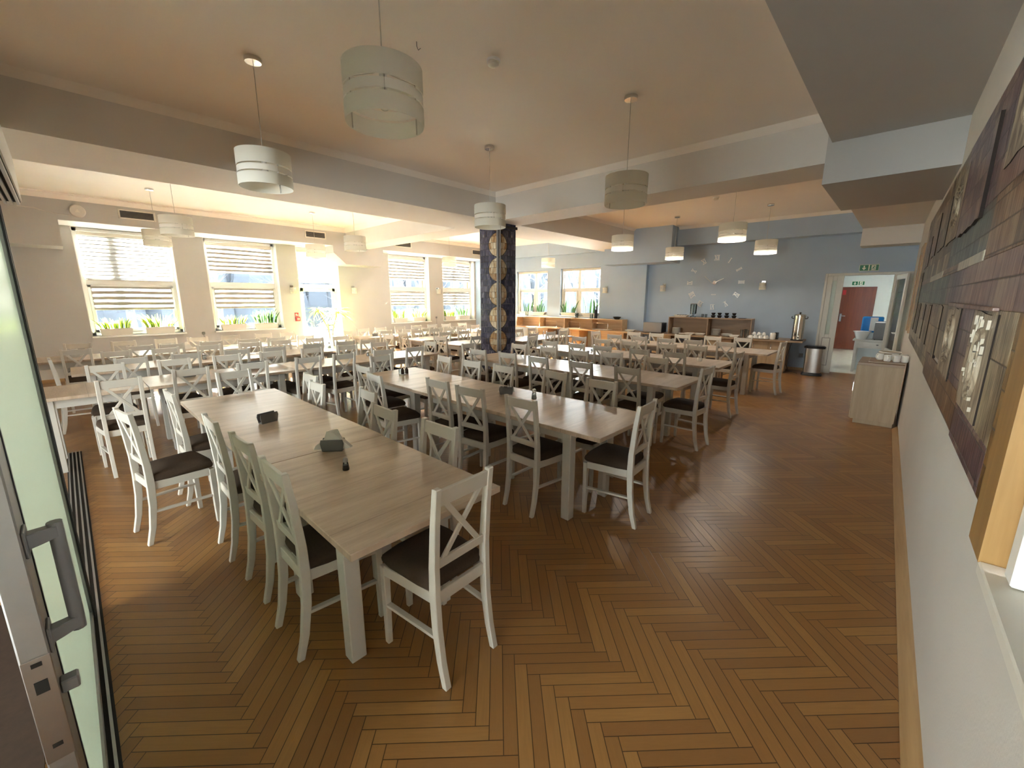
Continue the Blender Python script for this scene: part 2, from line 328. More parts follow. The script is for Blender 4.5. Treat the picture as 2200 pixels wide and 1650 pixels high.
# ---------------------------------------------------------------- mesh helpers
class MB:
    def __init__(s): s.v = []; s.f = []; s.mi = []; s.uv = {}
    def add(s, vs, fs, mi=0):
        n = len(s.v); s.v += [tuple(p) for p in vs]
        for f in fs: s.f.append(tuple(n+i for i in f)); s.mi.append(mi)
    def box(s, x0, x1, y0, y1, z0, z1, mi=0, T=None):
        vs = [Vector((x, y, z)) for z in (z0, z1) for y in (y0, y1) for x in (x0, x1)]
        if T is not None: vs = [T @ p for p in vs]
        s.add(vs, [(0, 2, 3, 1), (4, 5, 7, 6), (0, 1, 5, 4), (2, 6, 7, 3), (0, 4, 6, 2), (1, 3, 7, 5)], mi); return s
    def bar(s, p, q, w, h, side=None, mi=0):
        """box from p to q; w measured along side, h along the third axis"""
        p, q = Vector(p), Vector(q); d = (q-p).normalized()
        sd = Vector(side) if side else (Vector((0, 0, 1)) if abs(d.z) < .9 else Vector((1, 0, 0)))
        sd = (sd - d*sd.dot(d)).normalized(); u = d.cross(sd)
        vs = []
        for e in (p, q):
            for a, b in ((-1, -1), (1, -1), (1, 1), (-1, 1)): vs.append(e + sd*a*w/2 + u*b*h/2)
        s.add(vs, [(3, 2, 1, 0), (4, 5, 6, 7), (0, 1, 5, 4), (1, 2, 6, 5), (2, 3, 7, 6), (3, 0, 4, 7)], mi); return s
    def sweep(s, pts, mi=0):
        """pts: list of 4-corner rings"""
        n = len(s.v)
        for r in pts: s.v += [tuple(p) for p in r]
        m = len(pts[0])
        for k in range(len(pts)-1):
            for a in range(m):
                b = (a+1) % m
                s.f.append((n+k*m+a, n+k*m+b, n+(k+1)*m+b, n+(k+1)*m+a)); s.mi.append(mi)
        s.f.append(tuple(n+a for a in reversed(range(m)))); s.mi.append(mi)
        s.f.append(tuple(n+(len(pts)-1)*m+a for a in range(m))); s.mi.append(mi); return s
    def lathe(s, prof, c=(0, 0, 0), n=24, mi=0, sx=1, sy=1):
        k0 = len(s.v)
        for r, z in prof:
            for a in range(n):
                t = 2*PI*a/n; s.v.append((c[0]+r*math.cos(t)*sx, c[1]+r*math.sin(t)*sy, c[2]+z))
        for i in range(len(prof)-1):
            for a in range(n):
                b = (a+1) % n; s.f.append((k0+i*n+a, k0+i*n+b, k0+(i+1)*n+b, k0+(i+1)*n+a)); s.mi.append(mi)
        return s
    def cyl(s, c, r, z0, z1, n=20, mi=0, r2=None):
        r2 = r if r2 is None else r2
        s.lathe([(1e-5, z0), (r, z0), (r2, z1), (1e-5, z1)], c, n, mi); return s
    def tube(s, pts, r, n=6, mi=0):
        rings = []; pts = [Vector(p) for p in pts]
        for i, p in enumerate(pts):
            d = (pts[min(i+1, len(pts)-1)]-pts[max(i-1, 0)]).normalized()
            a = d.orthogonal() if i == 0 else (a - d*a.dot(d))
            a.normalize(); b = d.cross(a); rr = r if not isinstance(r, (list, tuple)) else r[i]
            rings.append([p + (a*math.cos(2*PI*k/n) + b*math.sin(2*PI*k/n))*rr for k in range(n)])
        s.sweep(rings, mi); return s
    def prism(s, poly, y0, y1, mi=0, axis='y'):
        """poly in (x,z); extruded along y (or poly in (y,z) extruded along x)"""
        n = len(poly)
        P = (lambda a, b, t: (a, t, b)) if axis == 'y' else (lambda a, b, t: (t, a, b)) if axis == 'x' else (lambda a, b, t: (a, b, t))
        vs = [P(a, b, y0) for a, b in poly] + [P(a, b, y1) for a, b in poly]
        s.add(vs, [tuple(range(n)), tuple(reversed(range(n, 2*n)))] + [(i, (i+1) % n, n+(i+1) % n, n+i) for i in range(n)], mi); return s
    def build(s, name, mats, parent=None, bevel=0, smooth=False, loc=None, rot=None, label=None, seg=1):
        me = bpy.data.meshes.new(name); me.from_pydata(s.v, [], s.f)
        if not isinstance(mats, (list, tuple)): mats = [mats]
        for m in mats: me.materials.append(m)
        me.polygons.foreach_set('material_index', s.mi)
        bm = bmesh.new(); bm.from_mesh(me)
        bmesh.ops.recalc_face_normals(bm, faces=bm.faces)
        if bevel:
            ed = [e for e in bm.edges if len(e.link_faces) == 2 and e.calc_face_angle(0) > .6]
            bmesh.ops.bevel(bm, geom=ed, offset=bevel, segments=seg, profile=.5, affect='EDGES', clamp_overlap=True)
        bm.to_mesh(me); bm.free()
        if s.uv:
            uvl = me.uv_layers.new(name='UVMap')
            for poly in me.polygons:
                for li in poly.loop_indices: uvl.data[li].uv = s.uv.get(me.loops[li].vertex_index, (0, 0))
        if smooth:
            for p in me.polygons: p.use_smooth = True
            try: me.set_sharp_from_angle(angle=R(40))
            except Exception: pass
        o = bpy.data.objects.new(name, me); COL.objects.link(o)
        if parent: o.parent = parent
        if loc: o.location = loc
        if rot is not None: o.rotation_euler = (0, 0, rot)
        if label: o['label'] = label
        return o
def thing(name, label, cat, loc=(0, 0, 0), rot=0, group=None):
    o = bpy.data.objects.new(name, None); COL.objects.link(o); o.empty_display_size = .1
    o.location = loc; o.rotation_euler = (0, 0, rot); o['label'] = label; o['category'] = cat
    if group: o['group'] = group
    return o
def tag(o, label, cat, group=None):
    o['label'] = label; o['category'] = cat
    if group: o['group'] = group
    return o
def struct(mb, name, m, **kw):
    o = mb.build(name, m, **kw)
    o['kind'] = 'structure'; return o
def dup(root, loc, rot=0, label=None, group=None, name=None):
    r = root.copy(); COL.objects.link(r); r.location = loc; r.rotation_euler = (0, 0, rot)
    if label: r['label'] = label
    if group: r['group'] = group
    for ch in list(root.children):
        c = ch.copy(); COL.objects.link(c); c.parent = r
        for g in list(ch.children):
            d = g.copy(); COL.objects.link(d); d.parent = c
    return r
AE = .06                       # the blue end wall stands 3.4 degrees off square
def E(x0, y, z=0): return (x0-.06*y, y, z)
AR = .0235                     # the relief wall runs 1.3 degrees off the window wall
def ryw(x): return -.33+AR*x
ORD = ['first', 'second', 'third', 'fourth', 'fifth', 'sixth', 'seventh', 'eighth', 'ninth']

# ================================================================ the room shell
struct(MB().box(-6.3, 12.42, -.75, 13.0, -.12, 0), 'floor', M_['floor'])
struct(MB().box(12.42, 18.6, -1.0, 3.1, -.12, .0), 'trim_1', M_['tile'])
struct(MB().box(-6.3, 12.6, -.75, 13.0, 3.6, 3.75), 'ceiling', M_['ceil'])
struct(MB().box(-6.2, -.36, -.6, 6.95, 3.3, 3.4), 'trim_2', M_['ceil'])           # lobby ceiling
# beams
struct(MB().box(-.14, 11.6, 5.76, 6.95, 3.12, 3.62), 'trim_3', M_['beam'])
b = MB().box(5.71, 6.40, .83, 5.76, 3.12, 3.62).box(5.71, 6.40, 6.95, 11.76, 3.12, 3.62)
struct(b, 'trim_4', M_['beam'])
# lowered soffit along the relief wall
b = MB().box(-6.2, 5.71, -.7, .79, 3.31, 3.62).box(5.71, 7.52, -.7, .83, 2.91, 3.62)
struct(b, 'trim_5', M_['wall'])
struct(MB().box(7.52, 11.66, -.7, .87, 3.16, 3.62).box(11.66, 12.5, -.7, .87, 2.81, 3.62), 'trim_25', M_['beam'])
# glass partition header
struct(MB().box(-.36, -.135, -.7, 6.95, 2.70, 3.62), 'trim_6', M_['wallR'])
# window wall: deep band above, low blocks beside the beams, piers and openings below
b = MB().box(-6.2, 12.0, 11.75, 13.0, 3.14, 3.62).box(-6.2, .165, 11.75, 12.56, 2.66, 3.14)
b.prism([(5.33, 3.14), (5.33, 2.95), (5.67, 2.65), (6.84, 2.65), (6.84, 3.14)], 11.75, 12.56)
struct(b, 'trim_7', M_['wall'])
openings = [(.33, 1.93, .90, 3.14), (2.52, 4.13, .90, 3.14), (4.62, 5.80, 0, 3.14), (7.48, 9.08, .90, 3.14), (9.67, 11.22, .90, 3.14)]
b = MB(); x = -6.2
for x0, x1, z0, z1 in openings:
    b.box(x, x0, 12.55, 12.95, 0, 3.14)
    if z0: b.box(x0, x1, 12.55, 12.95, 0, z0)
    x = x1
b.box(x, 12.2, 12.55, 12.95, 0, 3.14)
struct(b, 'wall_left', M_['wall'])
# reveals are painted bright white
for i, (x0, x1, z0, z1) in enumerate(openings):
    b = MB().box(x0, x0+.012, 12.551, 12.75, z0, 3.139).box(x1-.012, x1, 12.551, 12.75, z0, 3.139)
    struct(b, 'trim_%d' % (30+i), M_['white'])
struct(MB().box(.17, 5.33, 11.752, 12.55, 3.132, 3.139).box(6.85, 11.6, 11.752, 12.55, 3.132, 3.139), 'trim_8', M_['white'])  # white skin puts the window light into the soffit's colour
# end wall (blue), built in its own slightly turned frame
def estruct(mb, name, m, x0): return struct(mb, name, m, loc=(x0, 0, 0), rot=AE)
b = MB().box(0, .3, 1.44, 5.68, 0, 3.2).box(0, .3, -.7, -.09, 0, 3.2).box(0, .3, -.09, 1.44, 2.29, 3.2)
estruct(b, 'wall_back', M_['blue'], 12.22)
estruct(MB().box(0, 1.0, .80, 12.6, 3.12, 3.62), 'trim_9', M_['blue'], 11.90)
estruct(MB().box(0, .9, 4.72, 6.65, 2.68, 3.62), 'trim_10', M_['blue'], 11.45)
b = MB().box(0, .35, 5.62, 7.10, 0, 3.2).box(0, .35, 8.58, 9.11, 0, 3.2).box(0, .35, 10.48, 12.6, 0, 3.2)
for y0, y1, zt in ((7.10, 8.58, 2.68), (9.11, 10.48, 2.65)): b.box(0, .35, y0, y1, 0, 1.15).box(0, .35, y0, y1, zt, 3.2)
estruct(b, 'wall_end', M_['blue'], 12.05)
# relief wall (right), turned 1.3 degrees
def rstruct(mb, name, m): return struct(mb, name, m, loc=(0, -.33, 0), rot=AR)
rstruct(MB().box(1.60, 12.6, -.3, 0, 0, 3.62).box(-6.2, 1.60, -.3, 0, 0, 1.02).box(-6.2, 1.60, -.3, 0, 2.9, 3.62).box(-6.2, .1, -.3, 0, 1.02, 2.9), 'wall_right', M_['wallR'])
b = MB().prism([(0, 0), (.055, 0), (.055, .012), (.03, .035), (.012, .05), (0, .055)], -2.0, 7.38, axis='x')
rstruct(b, 'baseboard_right', M_['base'])
# cornices: small coves round each ceiling bay
def cove(name, x0, x1, y0, y1, sides, s=.07):
    b = MB()
    if 'n' in sides: b.prism([(y1, 3.6-s), (y1, 3.601), (y1-s, 3.601)], x0, x1, axis='x')
    if 's' in sides: b.prism([(y0, 3.6-s), (y0+s, 3.601), (y0, 3.601)], x0, x1, axis='x')
    if 'e' in sides: b.prism([(x1, 3.6-s), (x1, 3.601), (x1-s, 3.601)], y0, y1, axis='y')
    if 'w' in sides: b.prism([(x0, 3.6-s), (x0+s, 3.601), (x0, 3.601)], y0, y1, axis='y')
    struct(b, name, M_['ceil'])
cove('trim_11', -.135, 5.71, .79, 5.76, 'nse')
cove('trim_12', 6.40, 11.5, .87, 5.76, 'nw', .06)
cove('trim_13', -3.0, 5.71, 6.95, 11.75, 'nse', .10)
cove('trim_14', 6.40, 11.3, 6.95, 11.75, 'nsw', .08)
struct(MB().box(-3.0, 5.71, 11.60, 11.75, 3.575, 3.60).box(6.40, 11.3, 11.62, 11.75, 3.575, 3.60), 'trim_15', M_['ceil'])
estruct(MB().prism([(0, 3.53), (0, 3.6), (-.07, 3.6)], .87, 4.72).prism([(0, 3.53), (0, 3.6), (-.07, 3.6)], 6.65, 11.9), 'trim_16', M_['ceil'], 11.90)
estruct(MB().box(-.012, 0, 1.44, 5.66, 0, .07), 'baseboard_back', M_['base'], 12.22)
struct(MB().box(-3.0, 4.60, 12.535, 12.55, 0, .07).box(5.82, 11.5, 12.535, 12.55, 0, .07), 'baseboard_left', M_['base'])
# lobby behind the partition, unseen window band added to light the room from behind
b = MB().box(-6.3, -6.0, -.75, 0, 0, 3.4).box(-6.3, -6.0, 3.9, 13.0, 0, 3.6).box(-6.3, -6.0, 0, 3.9, 0, .5).box(-6.3, -6.0, 0, 3.9, 2.7, 3.6)
struct(b, 'wall_front', M_['wallR'])
b = MB()
for k in range(4): b.box(-6.12, -6.05, k*1.28, .07+k*1.28, .5, 2.7)
b.box(-6.12, -6.05, 0, 3.9, .5, .57).box(-6.12, -6.05, 0, 3.9, 2.63, 2.7)
w = struct(b, 'window_6', M_['white'])  # unseen window, added to let light in from behind
MB().box(-6.09, -6.085, .05, 3.85, .57, 2.63).build('pane', M_['glass'], w)
# hallway beyond the far door
b = MB().box(18.5, 18.7, -1.0, 3.1, 0, 3.0).box(12.45, 18.5, -1.0, -.8, 0, 3.0)
b.box(12.45, 14.6, 3.0, 3.1, 0, 3.0).box(16.0, 18.5, 3.0, 3.1, 0, 3.0).box(14.6, 16.0, 3.0, 3.1, 0, 2.2).box(14.6, 16.0, 3.0, 3.1, 2.4, 3.0)  # unseen slot in the side wall, added to let light in
struct(b, 'wall_hallway', M_['hall'])
struct(MB().box(12.5, 18.7, -1.0, 3.1, 2.95, 3.1), 'trim_17', M_['hall'])

# ---------------------------------------------------------------- windows of the window wall
def ywindow(n, x0, x1, up_bottom, style):
    """two-part plastic window: top light, grey transom, lower sash, each with its own roller blind"""
    root = bpy.data.objects.new('window_%d' % n, None); COL.objects.link(root); root['kind'] = 'structure'; root.location = ((x0+x1)/2, 12.78, .90)
    w = (x1-x0)/2-.013; H = 2.235; zt = 1.15
    f = MB().box(-w, w, -.04, .04, 0, .07).box(-w, w, -.04, .04, H-.07, H).box(-w, -w+.07, -.04, .04, 0, H).box(w-.07, w, -.04, .04, 0, H)
    f.build('frame', M_['white'], root, bevel=.006)
    t = MB().box(-w+.06, w-.06, -.045, .04, zt-.07, zt+.05).box(-w+.08, w-.08, -.05, -.04, zt-.055, zt-.045)
    t.build('transom', M_['white'], root, bevel=.006)
    s = MB().box(-w+.07, w-.07, -.06, .0, .07, .13).box(-w+.07, w-.07, -.06, .0, zt-.12, zt-.07).box(-w+.07, -w+.13, -.06, .0, .07, zt-.07).box(w-.13, w-.07, -.06, .0, .07, zt-.07)
    s.build('sash', M_['white'], root, bevel=.006)
    MB().box(-w+.05, w-.05, .012, .018, .05, H-.05).build('pane', M_['glass'], root)
    MB().box(-.05, .05, -.085, -.06, zt-.02, zt-.005).box(-.012, .012, -.085, -.045, zt-.02, zt-.005).build('handle', M_['white'], root, bevel=.003)
    sill = MB().box(-w-.02, w+.02, -.30, -.04, -.035, 0); sill.build('window_sill', M_['white'], root, bevel=.006)
    bx = MB().box(-w+.06, w-.06, -.075, -.04, H-.15, H-.07); bx.build('blind_cassette', M_['pot'], root, bevel=.01)
    m1, m2 = style
    ub = MB(); N = 24
    z1 = H-.15; z0 = up_bottom-.90
    ub.box(-w+.07, w-.07, -.052, -.050, z0, z1); ub.build('upper_blind', m1, root)
    MB().box(-w+.07, w-.07, -.056, -.046, z0-.014, z0).build('blind_rail', M_['pot'], root)
    MB().box(-w+.11, w-.11, -.072, -.070, .56, zt-.10).build('lower_blind', m2, root)
    MB().box(-w+.11, w-.11, -.076, -.066, .546, .56).build('blind_rail', M_['pot'], root)
    return root
zA = zebra('closed day and night blind', .078, .02, .22, .03, .16, .22)
zB = zebra('open day and night blind', .118, .03, .54, .035, .55, .25)
zC = zebra('half open day and night blind', .10, .0, .50, .035, .45, .24)
ywindow(1, .33, 1.93, 2.02+.06, (zA, zB)); ywindow(2, 2.52, 4.13, 2.34, (zC, zB))
ywindow(3, 7.48, 9.08, 2.34, (zC, zC)); ywindow(4, 9.67, 11.22, 2.34, (zC, zC))
# garden door with a top light
d = bpy.data.objects.new('door_1', None); COL.objects.link(d); d['kind'] = 'structure'; d.location = (5.21, 12.78, 0)
w = .577
MB().box(-w, -w+.07, -.04, .04, 0, 3.13).box(w-.07, w, -.04, .04, 0, 3.13).box(-w, w, -.04, .04, 3.06, 3.13).box(-w+.06, w-.06, -.04, .04, 2.02, 2.10).build('frame', M_['white'], d, bevel=.006)
lf = MB().box(-w+.07, w-.07, -.055, .02, .03, .30).box(-w+.07, w-.07, -.055, .02, 1.90, 2.0).box(-w+.07, -w+.16, -.055, .02, .03, 2.0).box(w-.16, w-.07, -.055, .02, .03, 2.0).box(-w+.1, w-.1, -.05, .02, .78, .86)
lf.build('leaf', M_['white'], d, bevel=.006)
MB().box(-w+.15, w-.15, .0, .006, .3, 1.9).box(-w+.07, w-.07, .0, .006, 2.1, 3.06).build('pane', M_['glass'], d)
MB().box(-w+.085, -w+.105, -.09, -.055, 1.02, 1.05).box(-w+.085, -w+.20, -.10, -.085, 1.025, 1.045).build('handle', M_['white'], d, bevel=.003)
MB().box(-w+.07, w-.07, -.052, -.050, 2.14, 3.0).build('upper_blind', zA, d)
MB().box(-w+.06, w-.06, -.075, -.04, 2.98, 3.06).build('blind_cassette', M_['pot'], d, bevel=.01)
# sunlit outer reveals of the far pair of windows
struct(MB().box(8.95, 9.08, 12.84, 13.0, .9, 3.1).box(11.08, 11.22, 12.84, 13.0, .9, 3.1), 'trim_18', M_['brick'])
# two casement windows in the end wall
def ewindow(n, y0, y1, z0, z1, split):
    root = bpy.data.objects.new('window_%d' % n, None); COL.objects.link(root); root['kind'] = 'structure'
    root.location = (12.05, 0, 0); root.rotation_euler = (0, 0, AE)
    fr = MB().box(.2, .27, y0, y1, z0, z0+.05).box(.2, .27, y0, y1, z1-.05, z1).box(.2, .27, y0, y0+.05, z0, z1).box(.2, .27, y1-.05, y1, z0, z1)
    ym = y0+(y1-y0)*split
    fr.box(.2, .27, ym-.05, ym+.05, z0, z1).box(.2, .27, y0, y1, z0+.86-.04, z0+.86+.04)
    fr.build('frame', M_['white'], root, bevel=.005)
    s = MB()
    for a, b_ in ((y0+.05, ym-.05), (ym+.05, y1-.05)):
        s.box(.18, .22, a, b_, z0+.05, z0+.10).box(.18, .22, a, b_, z0+.78, z0+.82).box(.18, .22, a, a+.05, z0+.05, z0+.82).box(.18, .22, b_-.05, b_, z0+.05, z0+.82)
    s.build('sash', M_['white'], root, bevel=.005)
    MB().box(.235, .24, y0+.03, y1-.03, z0+.03, z1-.03).build('pane', M_['glass'], root)
    MB().box(-.02, .2, y0, y1, z0-.03, z0).build('window_sill', M_['white'], root, bevel=.005)
    MB().box(.10, .17, y0+.01, y1-.01, z1-.08, z1-.005).box(.13, .135, y0+.02, y0+.06, z0+.1, z1-.08).box(.10, .17, y1-.04, y1-.01, z0, z1-.08).build('blind_cassette', M_['pot'], root, bevel=.006)
    return root
ewindow(5, 9.11, 10.48, 1.15, 2.65, .45)
w8 = ewindow(7, 7.10, 8.58, 1.15, 2.68, .58)
MB().box(.228, .233, 7.36, 7.56, 2.02, 2.42).build('paper_notice', M_['shade'], w8)

# ---------------------------------------------------------------- far doorway
d = bpy.data.objects.new('door_2', None); COL.objects.link(d); d['kind'] = 'structure'; d.location = (12.22, 0, 0); d.rotation_euler = (0, 0, AE)
MB().box(-.03, .06, 1.39, 1.44, 0, 2.29).box(-.03, .06, -.09, -.04, 0, 2.29).box(-.03, .06, -.04, 1.39, 2.235, 2.29).box(-.03, .06, .19, .25, 0, 2.24).build('frame', M_['doorw'], d, bevel=.006)
lp = MB().box(-.02, .03, 1.09, 1.21, 0, 2.235).box(-.02, .03, 1.29, 1.39, 0, 2.235).box(-.02, .03, 1.21, 1.29, 0, .91).box(-.02, .03, 1.21, 1.29, 2.13, 2.235)
lp.build('side_leaf', M_['doorw'], d, bevel=.004)
MB().box(0, .006, 1.205, 1.295, .9, 2.14).build('side_pane', M_['frost'], d)
MB().box(-.024, -.018, 1.17, 1.33, .18, .83).box(-.026, -.02, 1.18, 1.32, .19, .82, 1).build('side_panel', [M_['grayp'], M_['doorw']], d)
rl = MB().box(-.02, .03, -.04, .02, 0, 2.235).box(-.02, .03, .14, .19, 0, 2.235).box(-.02, .03, .02, .14, 0, .10).box(-.02, .03, .02, .14, 2.17, 2.235)
rl.build('side_leaf', M_['doorw'], d, bevel=.004)
MB().box(0, .006, .015, .145, .1, 2.18).build('side_pane', M_['glass'], d)
# its wide glazed leaf, swung out into the room against the relief wall
T = Matrix.Translation((0, .20, 0)) @ Matrix.Rotation(R(8), 4, 'Z')
def tb(mb, *a, mi=0): return mb.box(*a, mi=mi, T=T)
lf = MB()
for a in ((-.86, -.76, -.02, .02, .01, 2.22), (-.10, 0, -.02, .02, .01, 2.22), (-.76, -.10, -.02, .02, .01, .12), (-.76, -.10, -.02, .02, 2.12, 2.22), (-.76, -.1, -.02, .02, .62, .68)): tb(lf, *a)
lf.build('main_leaf', M_['doorw'], d, bevel=.004)
tb(MB(), -.77, -.09, -.004, .004, .11, 2.13).build('main_pane', M_['glass'], d)
hd = MB(); tb(hd, -.83, -.80, .02, .07, 1.03, 1.06); tb(hd, -.83, -.70, .055, .07, 1.035, 1.055); tb(hd, -.835, -.795, .02, .026, .95, 1.12)
hd.build('handle', M_['white'], d, bevel=.003)
def exit_sign(loc, rot, w, h, label):
    t = thing('exit_sign', label, 'exit sign', loc, rot)
    MB().box(0, .01, -w/2, w/2, 0, h).build('plate', M_['signw'], t, bevel=.002)
    g = w/2-.02
    MB().box(-.003, 0, .012, w/2-.008, .01, h-.01).box(-.003, 0, -w/2+.008, -.008, .01, h-.01).build('green_field', M_['green'], t)
    s = h/.14
    def P(y, z): return (y*s, z*s)
    c = .012+(w/2-.02)/2
    a = MB().box(-.006, -.003, c-.011*s, c+.011*s, .06*s, .115*s)
    a.prism([(c-.036*s, .066*s), (c, .022*s), (c+.036*s, .066*s), (c+.022*s, .075*s), (c, .052*s), (c-.022*s, .075*s)], -.006, -.003, axis='x')
    a.build('arrow', M_['signw'], t)
    m = MB().box(-.006, -.003, -c-.028*s, -c+.048*s, .018*s, .122*s, 0)      # pale door with a green running figure
    fig = lambda p, q, ww: m.bar((-.0075, -c+p[0]*s, p[1]*s), (-.0075, -c+q[0]*s, q[1]*s), ww*s, .003, side=(0, q[1]-p[1], -(q[0]-p[0])), mi=1)
    fig((.004, .088), (.014, .062), .016); fig((.014, .062), (-.008, .044), .009); fig((-.008, .044), (-.002, .026), .008)
    fig((.014, .062), (.034, .050), .009); fig((.034, .050), (.044, .034), .008); fig((.006, .085), (-.020, .078), .007); fig((.006, .085), (.028, .080), .007)
    k = len(m.v); m.lathe([(1e-4, 0), (.009*s, 0)], (0, 0, 0), 10, 1)
    m.v[k:] = [(-.009, -c-.003*s+p[0], .101*s+p[1]) for p in m.v[k:]]
    m.build('running_figure', [M_['signw'], M_['green']], t)
    return t
exit_sign(E(12.21, .69, 2.32), AE, .33, .14, 'green and white exit sign on the blue wall right above the door frame')
exit_sign((18.495, 1.26, 2.17), 0, .34, .14, 'small green exit sign seen through the doorway above the brown hallway door')
d = bpy.data.objects.new('door_3', None); COL.objects.link(d); d['kind'] = 'structure'; d.location = (18.49, 1.21, 0)
MB().box(-.03, 0, -.46, .46, 0, 2.12).build('leaf', M_['brown'], d, bevel=.004)
MB().box(-.06, -.03, .36, .40, 1.06, 1.20).box(-.09, -.06, .25, .40, 1.13, 1.155).box(-.05, -.03, .35, .41, .95, 1.22).build('handle', M_['chrome'], d, bevel=.004)
MB().box(-.034, -.03, .33, .42, 1.86, 2.02).build('pictogram_plate', M_['red'], d)

# ---------------------------------------------------------------- sliding glass partition at the left
d = bpy.data.objects.new('door_4', None); COL.objects.link(d); d['kind'] = 'structure'; d.location = (-.13, 1.25, 0)
MB().box(-.045, 0, 0, .10, .02, 2.66).build('lock_stile', M_['alu'], d, bevel=.003)
MB().box(-.042, -.003, 1.72, 1.78, .02, 2.66).build('far_stile', M_['alu'], d, bevel=.003)
MB().box(-.003, .004, 1.70, 1.725, .03, 2.65).box(-.003, .004, 1.775, 1.79, .03, 2.65).box(-.004, .002, .095, .105, .03, 2.65).build('gasket', M_['dark'], d)
MB().box(-.04, -.005, .1, 1.72, .02, .06).box(-.04, -.005, .1, 1.72, 2.60, 2.66).build('rail', M_['alu'], d, bevel=.003)
MB().box(-.028, -.016, .09, 1.73, .05, 2.61).build('frosted_pane', M_['frost'], d)
h = MB()
h.tube([(.046, .055, .965), (.046, .055, 1.235)], .013, 10)
h.build('pull_handle', M_['grayp'], d, smooth=True)
h = MB()
for z in (.985, 1.215):
    h.sweep([[(0, .02, z-.017), (0, .05, z-.017), (0, .05, z+.017), (0, .02, z+.017)], [(.022, .03, z-.016), (.022, .055, z-.016), (.022, .055, z+.016), (.022, .03, z+.016)], [(.05, .043, z-.013), (.05, .067, z-.013), (.05, .067, z+.013), (.05, .043, z+.013)]])
    h.box(0, .006, .008, .062, z-.03, z+.03)
h.build('handle_bracket', M_['grayp'], d, bevel=.002)
h = MB(); h.box(-.044, .0, -.003, 0, .70, .965); h.build('lock_plate', M_['steelb'], d, bevel=.001)
MB().box(-.032, -.012, -.005, -.002, .88, .91).box(-.030, -.014, -.004, -.002, .945, .955).box(-.030, -.014, -.004, -.002, .735, .745).build('lock_slot', M_['slot'], d)
MB().box(.0, .03, .01, .04, .845, .875).build('lock_knob', M_['grayp'], d, bevel=.003)
b = MB()
for k in range(4): b.box(-.205+k*.028, -.195+k*.028, -.4, 6.62, 0, .012)
b.box(-.215, -.10, -.4, 6.62, -.001, .004, 1)
struct(b, 'trim_19', [M_['alu'], M_['slot']])
b = MB()
for k in range(4): b.box(-.305+k*.045, -.285+k*.045, -.6, 6.9, 2.655, 2.702)
b.box(-.33, -.145, -.6, 6.93, 2.69, 2.702, 1)
struct(b, 'trim_20', [M_['alu'], M_['slot']])

t = thing('added_dark_sheet', 'dark brown sheet added on the lobby floor behind the glass panel', 'mat', (-1.1, 1.9, 0))  # dark sheet added to tone down the overlit lobby floor
MB().box(-.85, .80, -1.7, 1.6, .001, .012).build('sheet_body', M_['floor_sheet'], t)

# ---------------------------------------------------------------- corner window beside the relief
w = bpy.data.objects.new('window_8', None); COL.objects.link(w); w['kind'] = 'structure'; w.location = (0, -.33, 0); w.rotation_euler = (0, 0, AR)
MB().box(1.48, 1.545, -.10, .012, 1.03, 2.9).box(.1, 1.48, -.10, -.03, 1.03, 1.10).box(.1, 1.48, -.10, -.03, 2.83, 2.9).box(.1, .16, -.1, -.03, 1.03, 2.9).build('frame', M_['white'], w, bevel=.004)
MB().box(.15, 1.49, -.07, -.065, 1.09, 2.84).build('pane', M_['glass'], w)
MB().box(0, 1.60, -.12, .05, .99, 1.025).build('window_sill', M_['pot'], w, bevel=.004)
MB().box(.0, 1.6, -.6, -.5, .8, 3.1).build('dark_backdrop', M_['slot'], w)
rstruct(MB().box(1.60, 1.77, -.02, .05, 1.02, 3.31), 'trim_21', M_['post'])
rstruct(MB().box(9.1, 9.3, 0, .03, 1.19, 2.56).box(9.85, 9.98, 0, .03, 1.19, 2.56).box(9.3, 9.85, 0, .015, 1.19, 2.56).box(9.3, 9.85, 0, .03, 2.44, 2.56), 'trim_22', M_['post'])

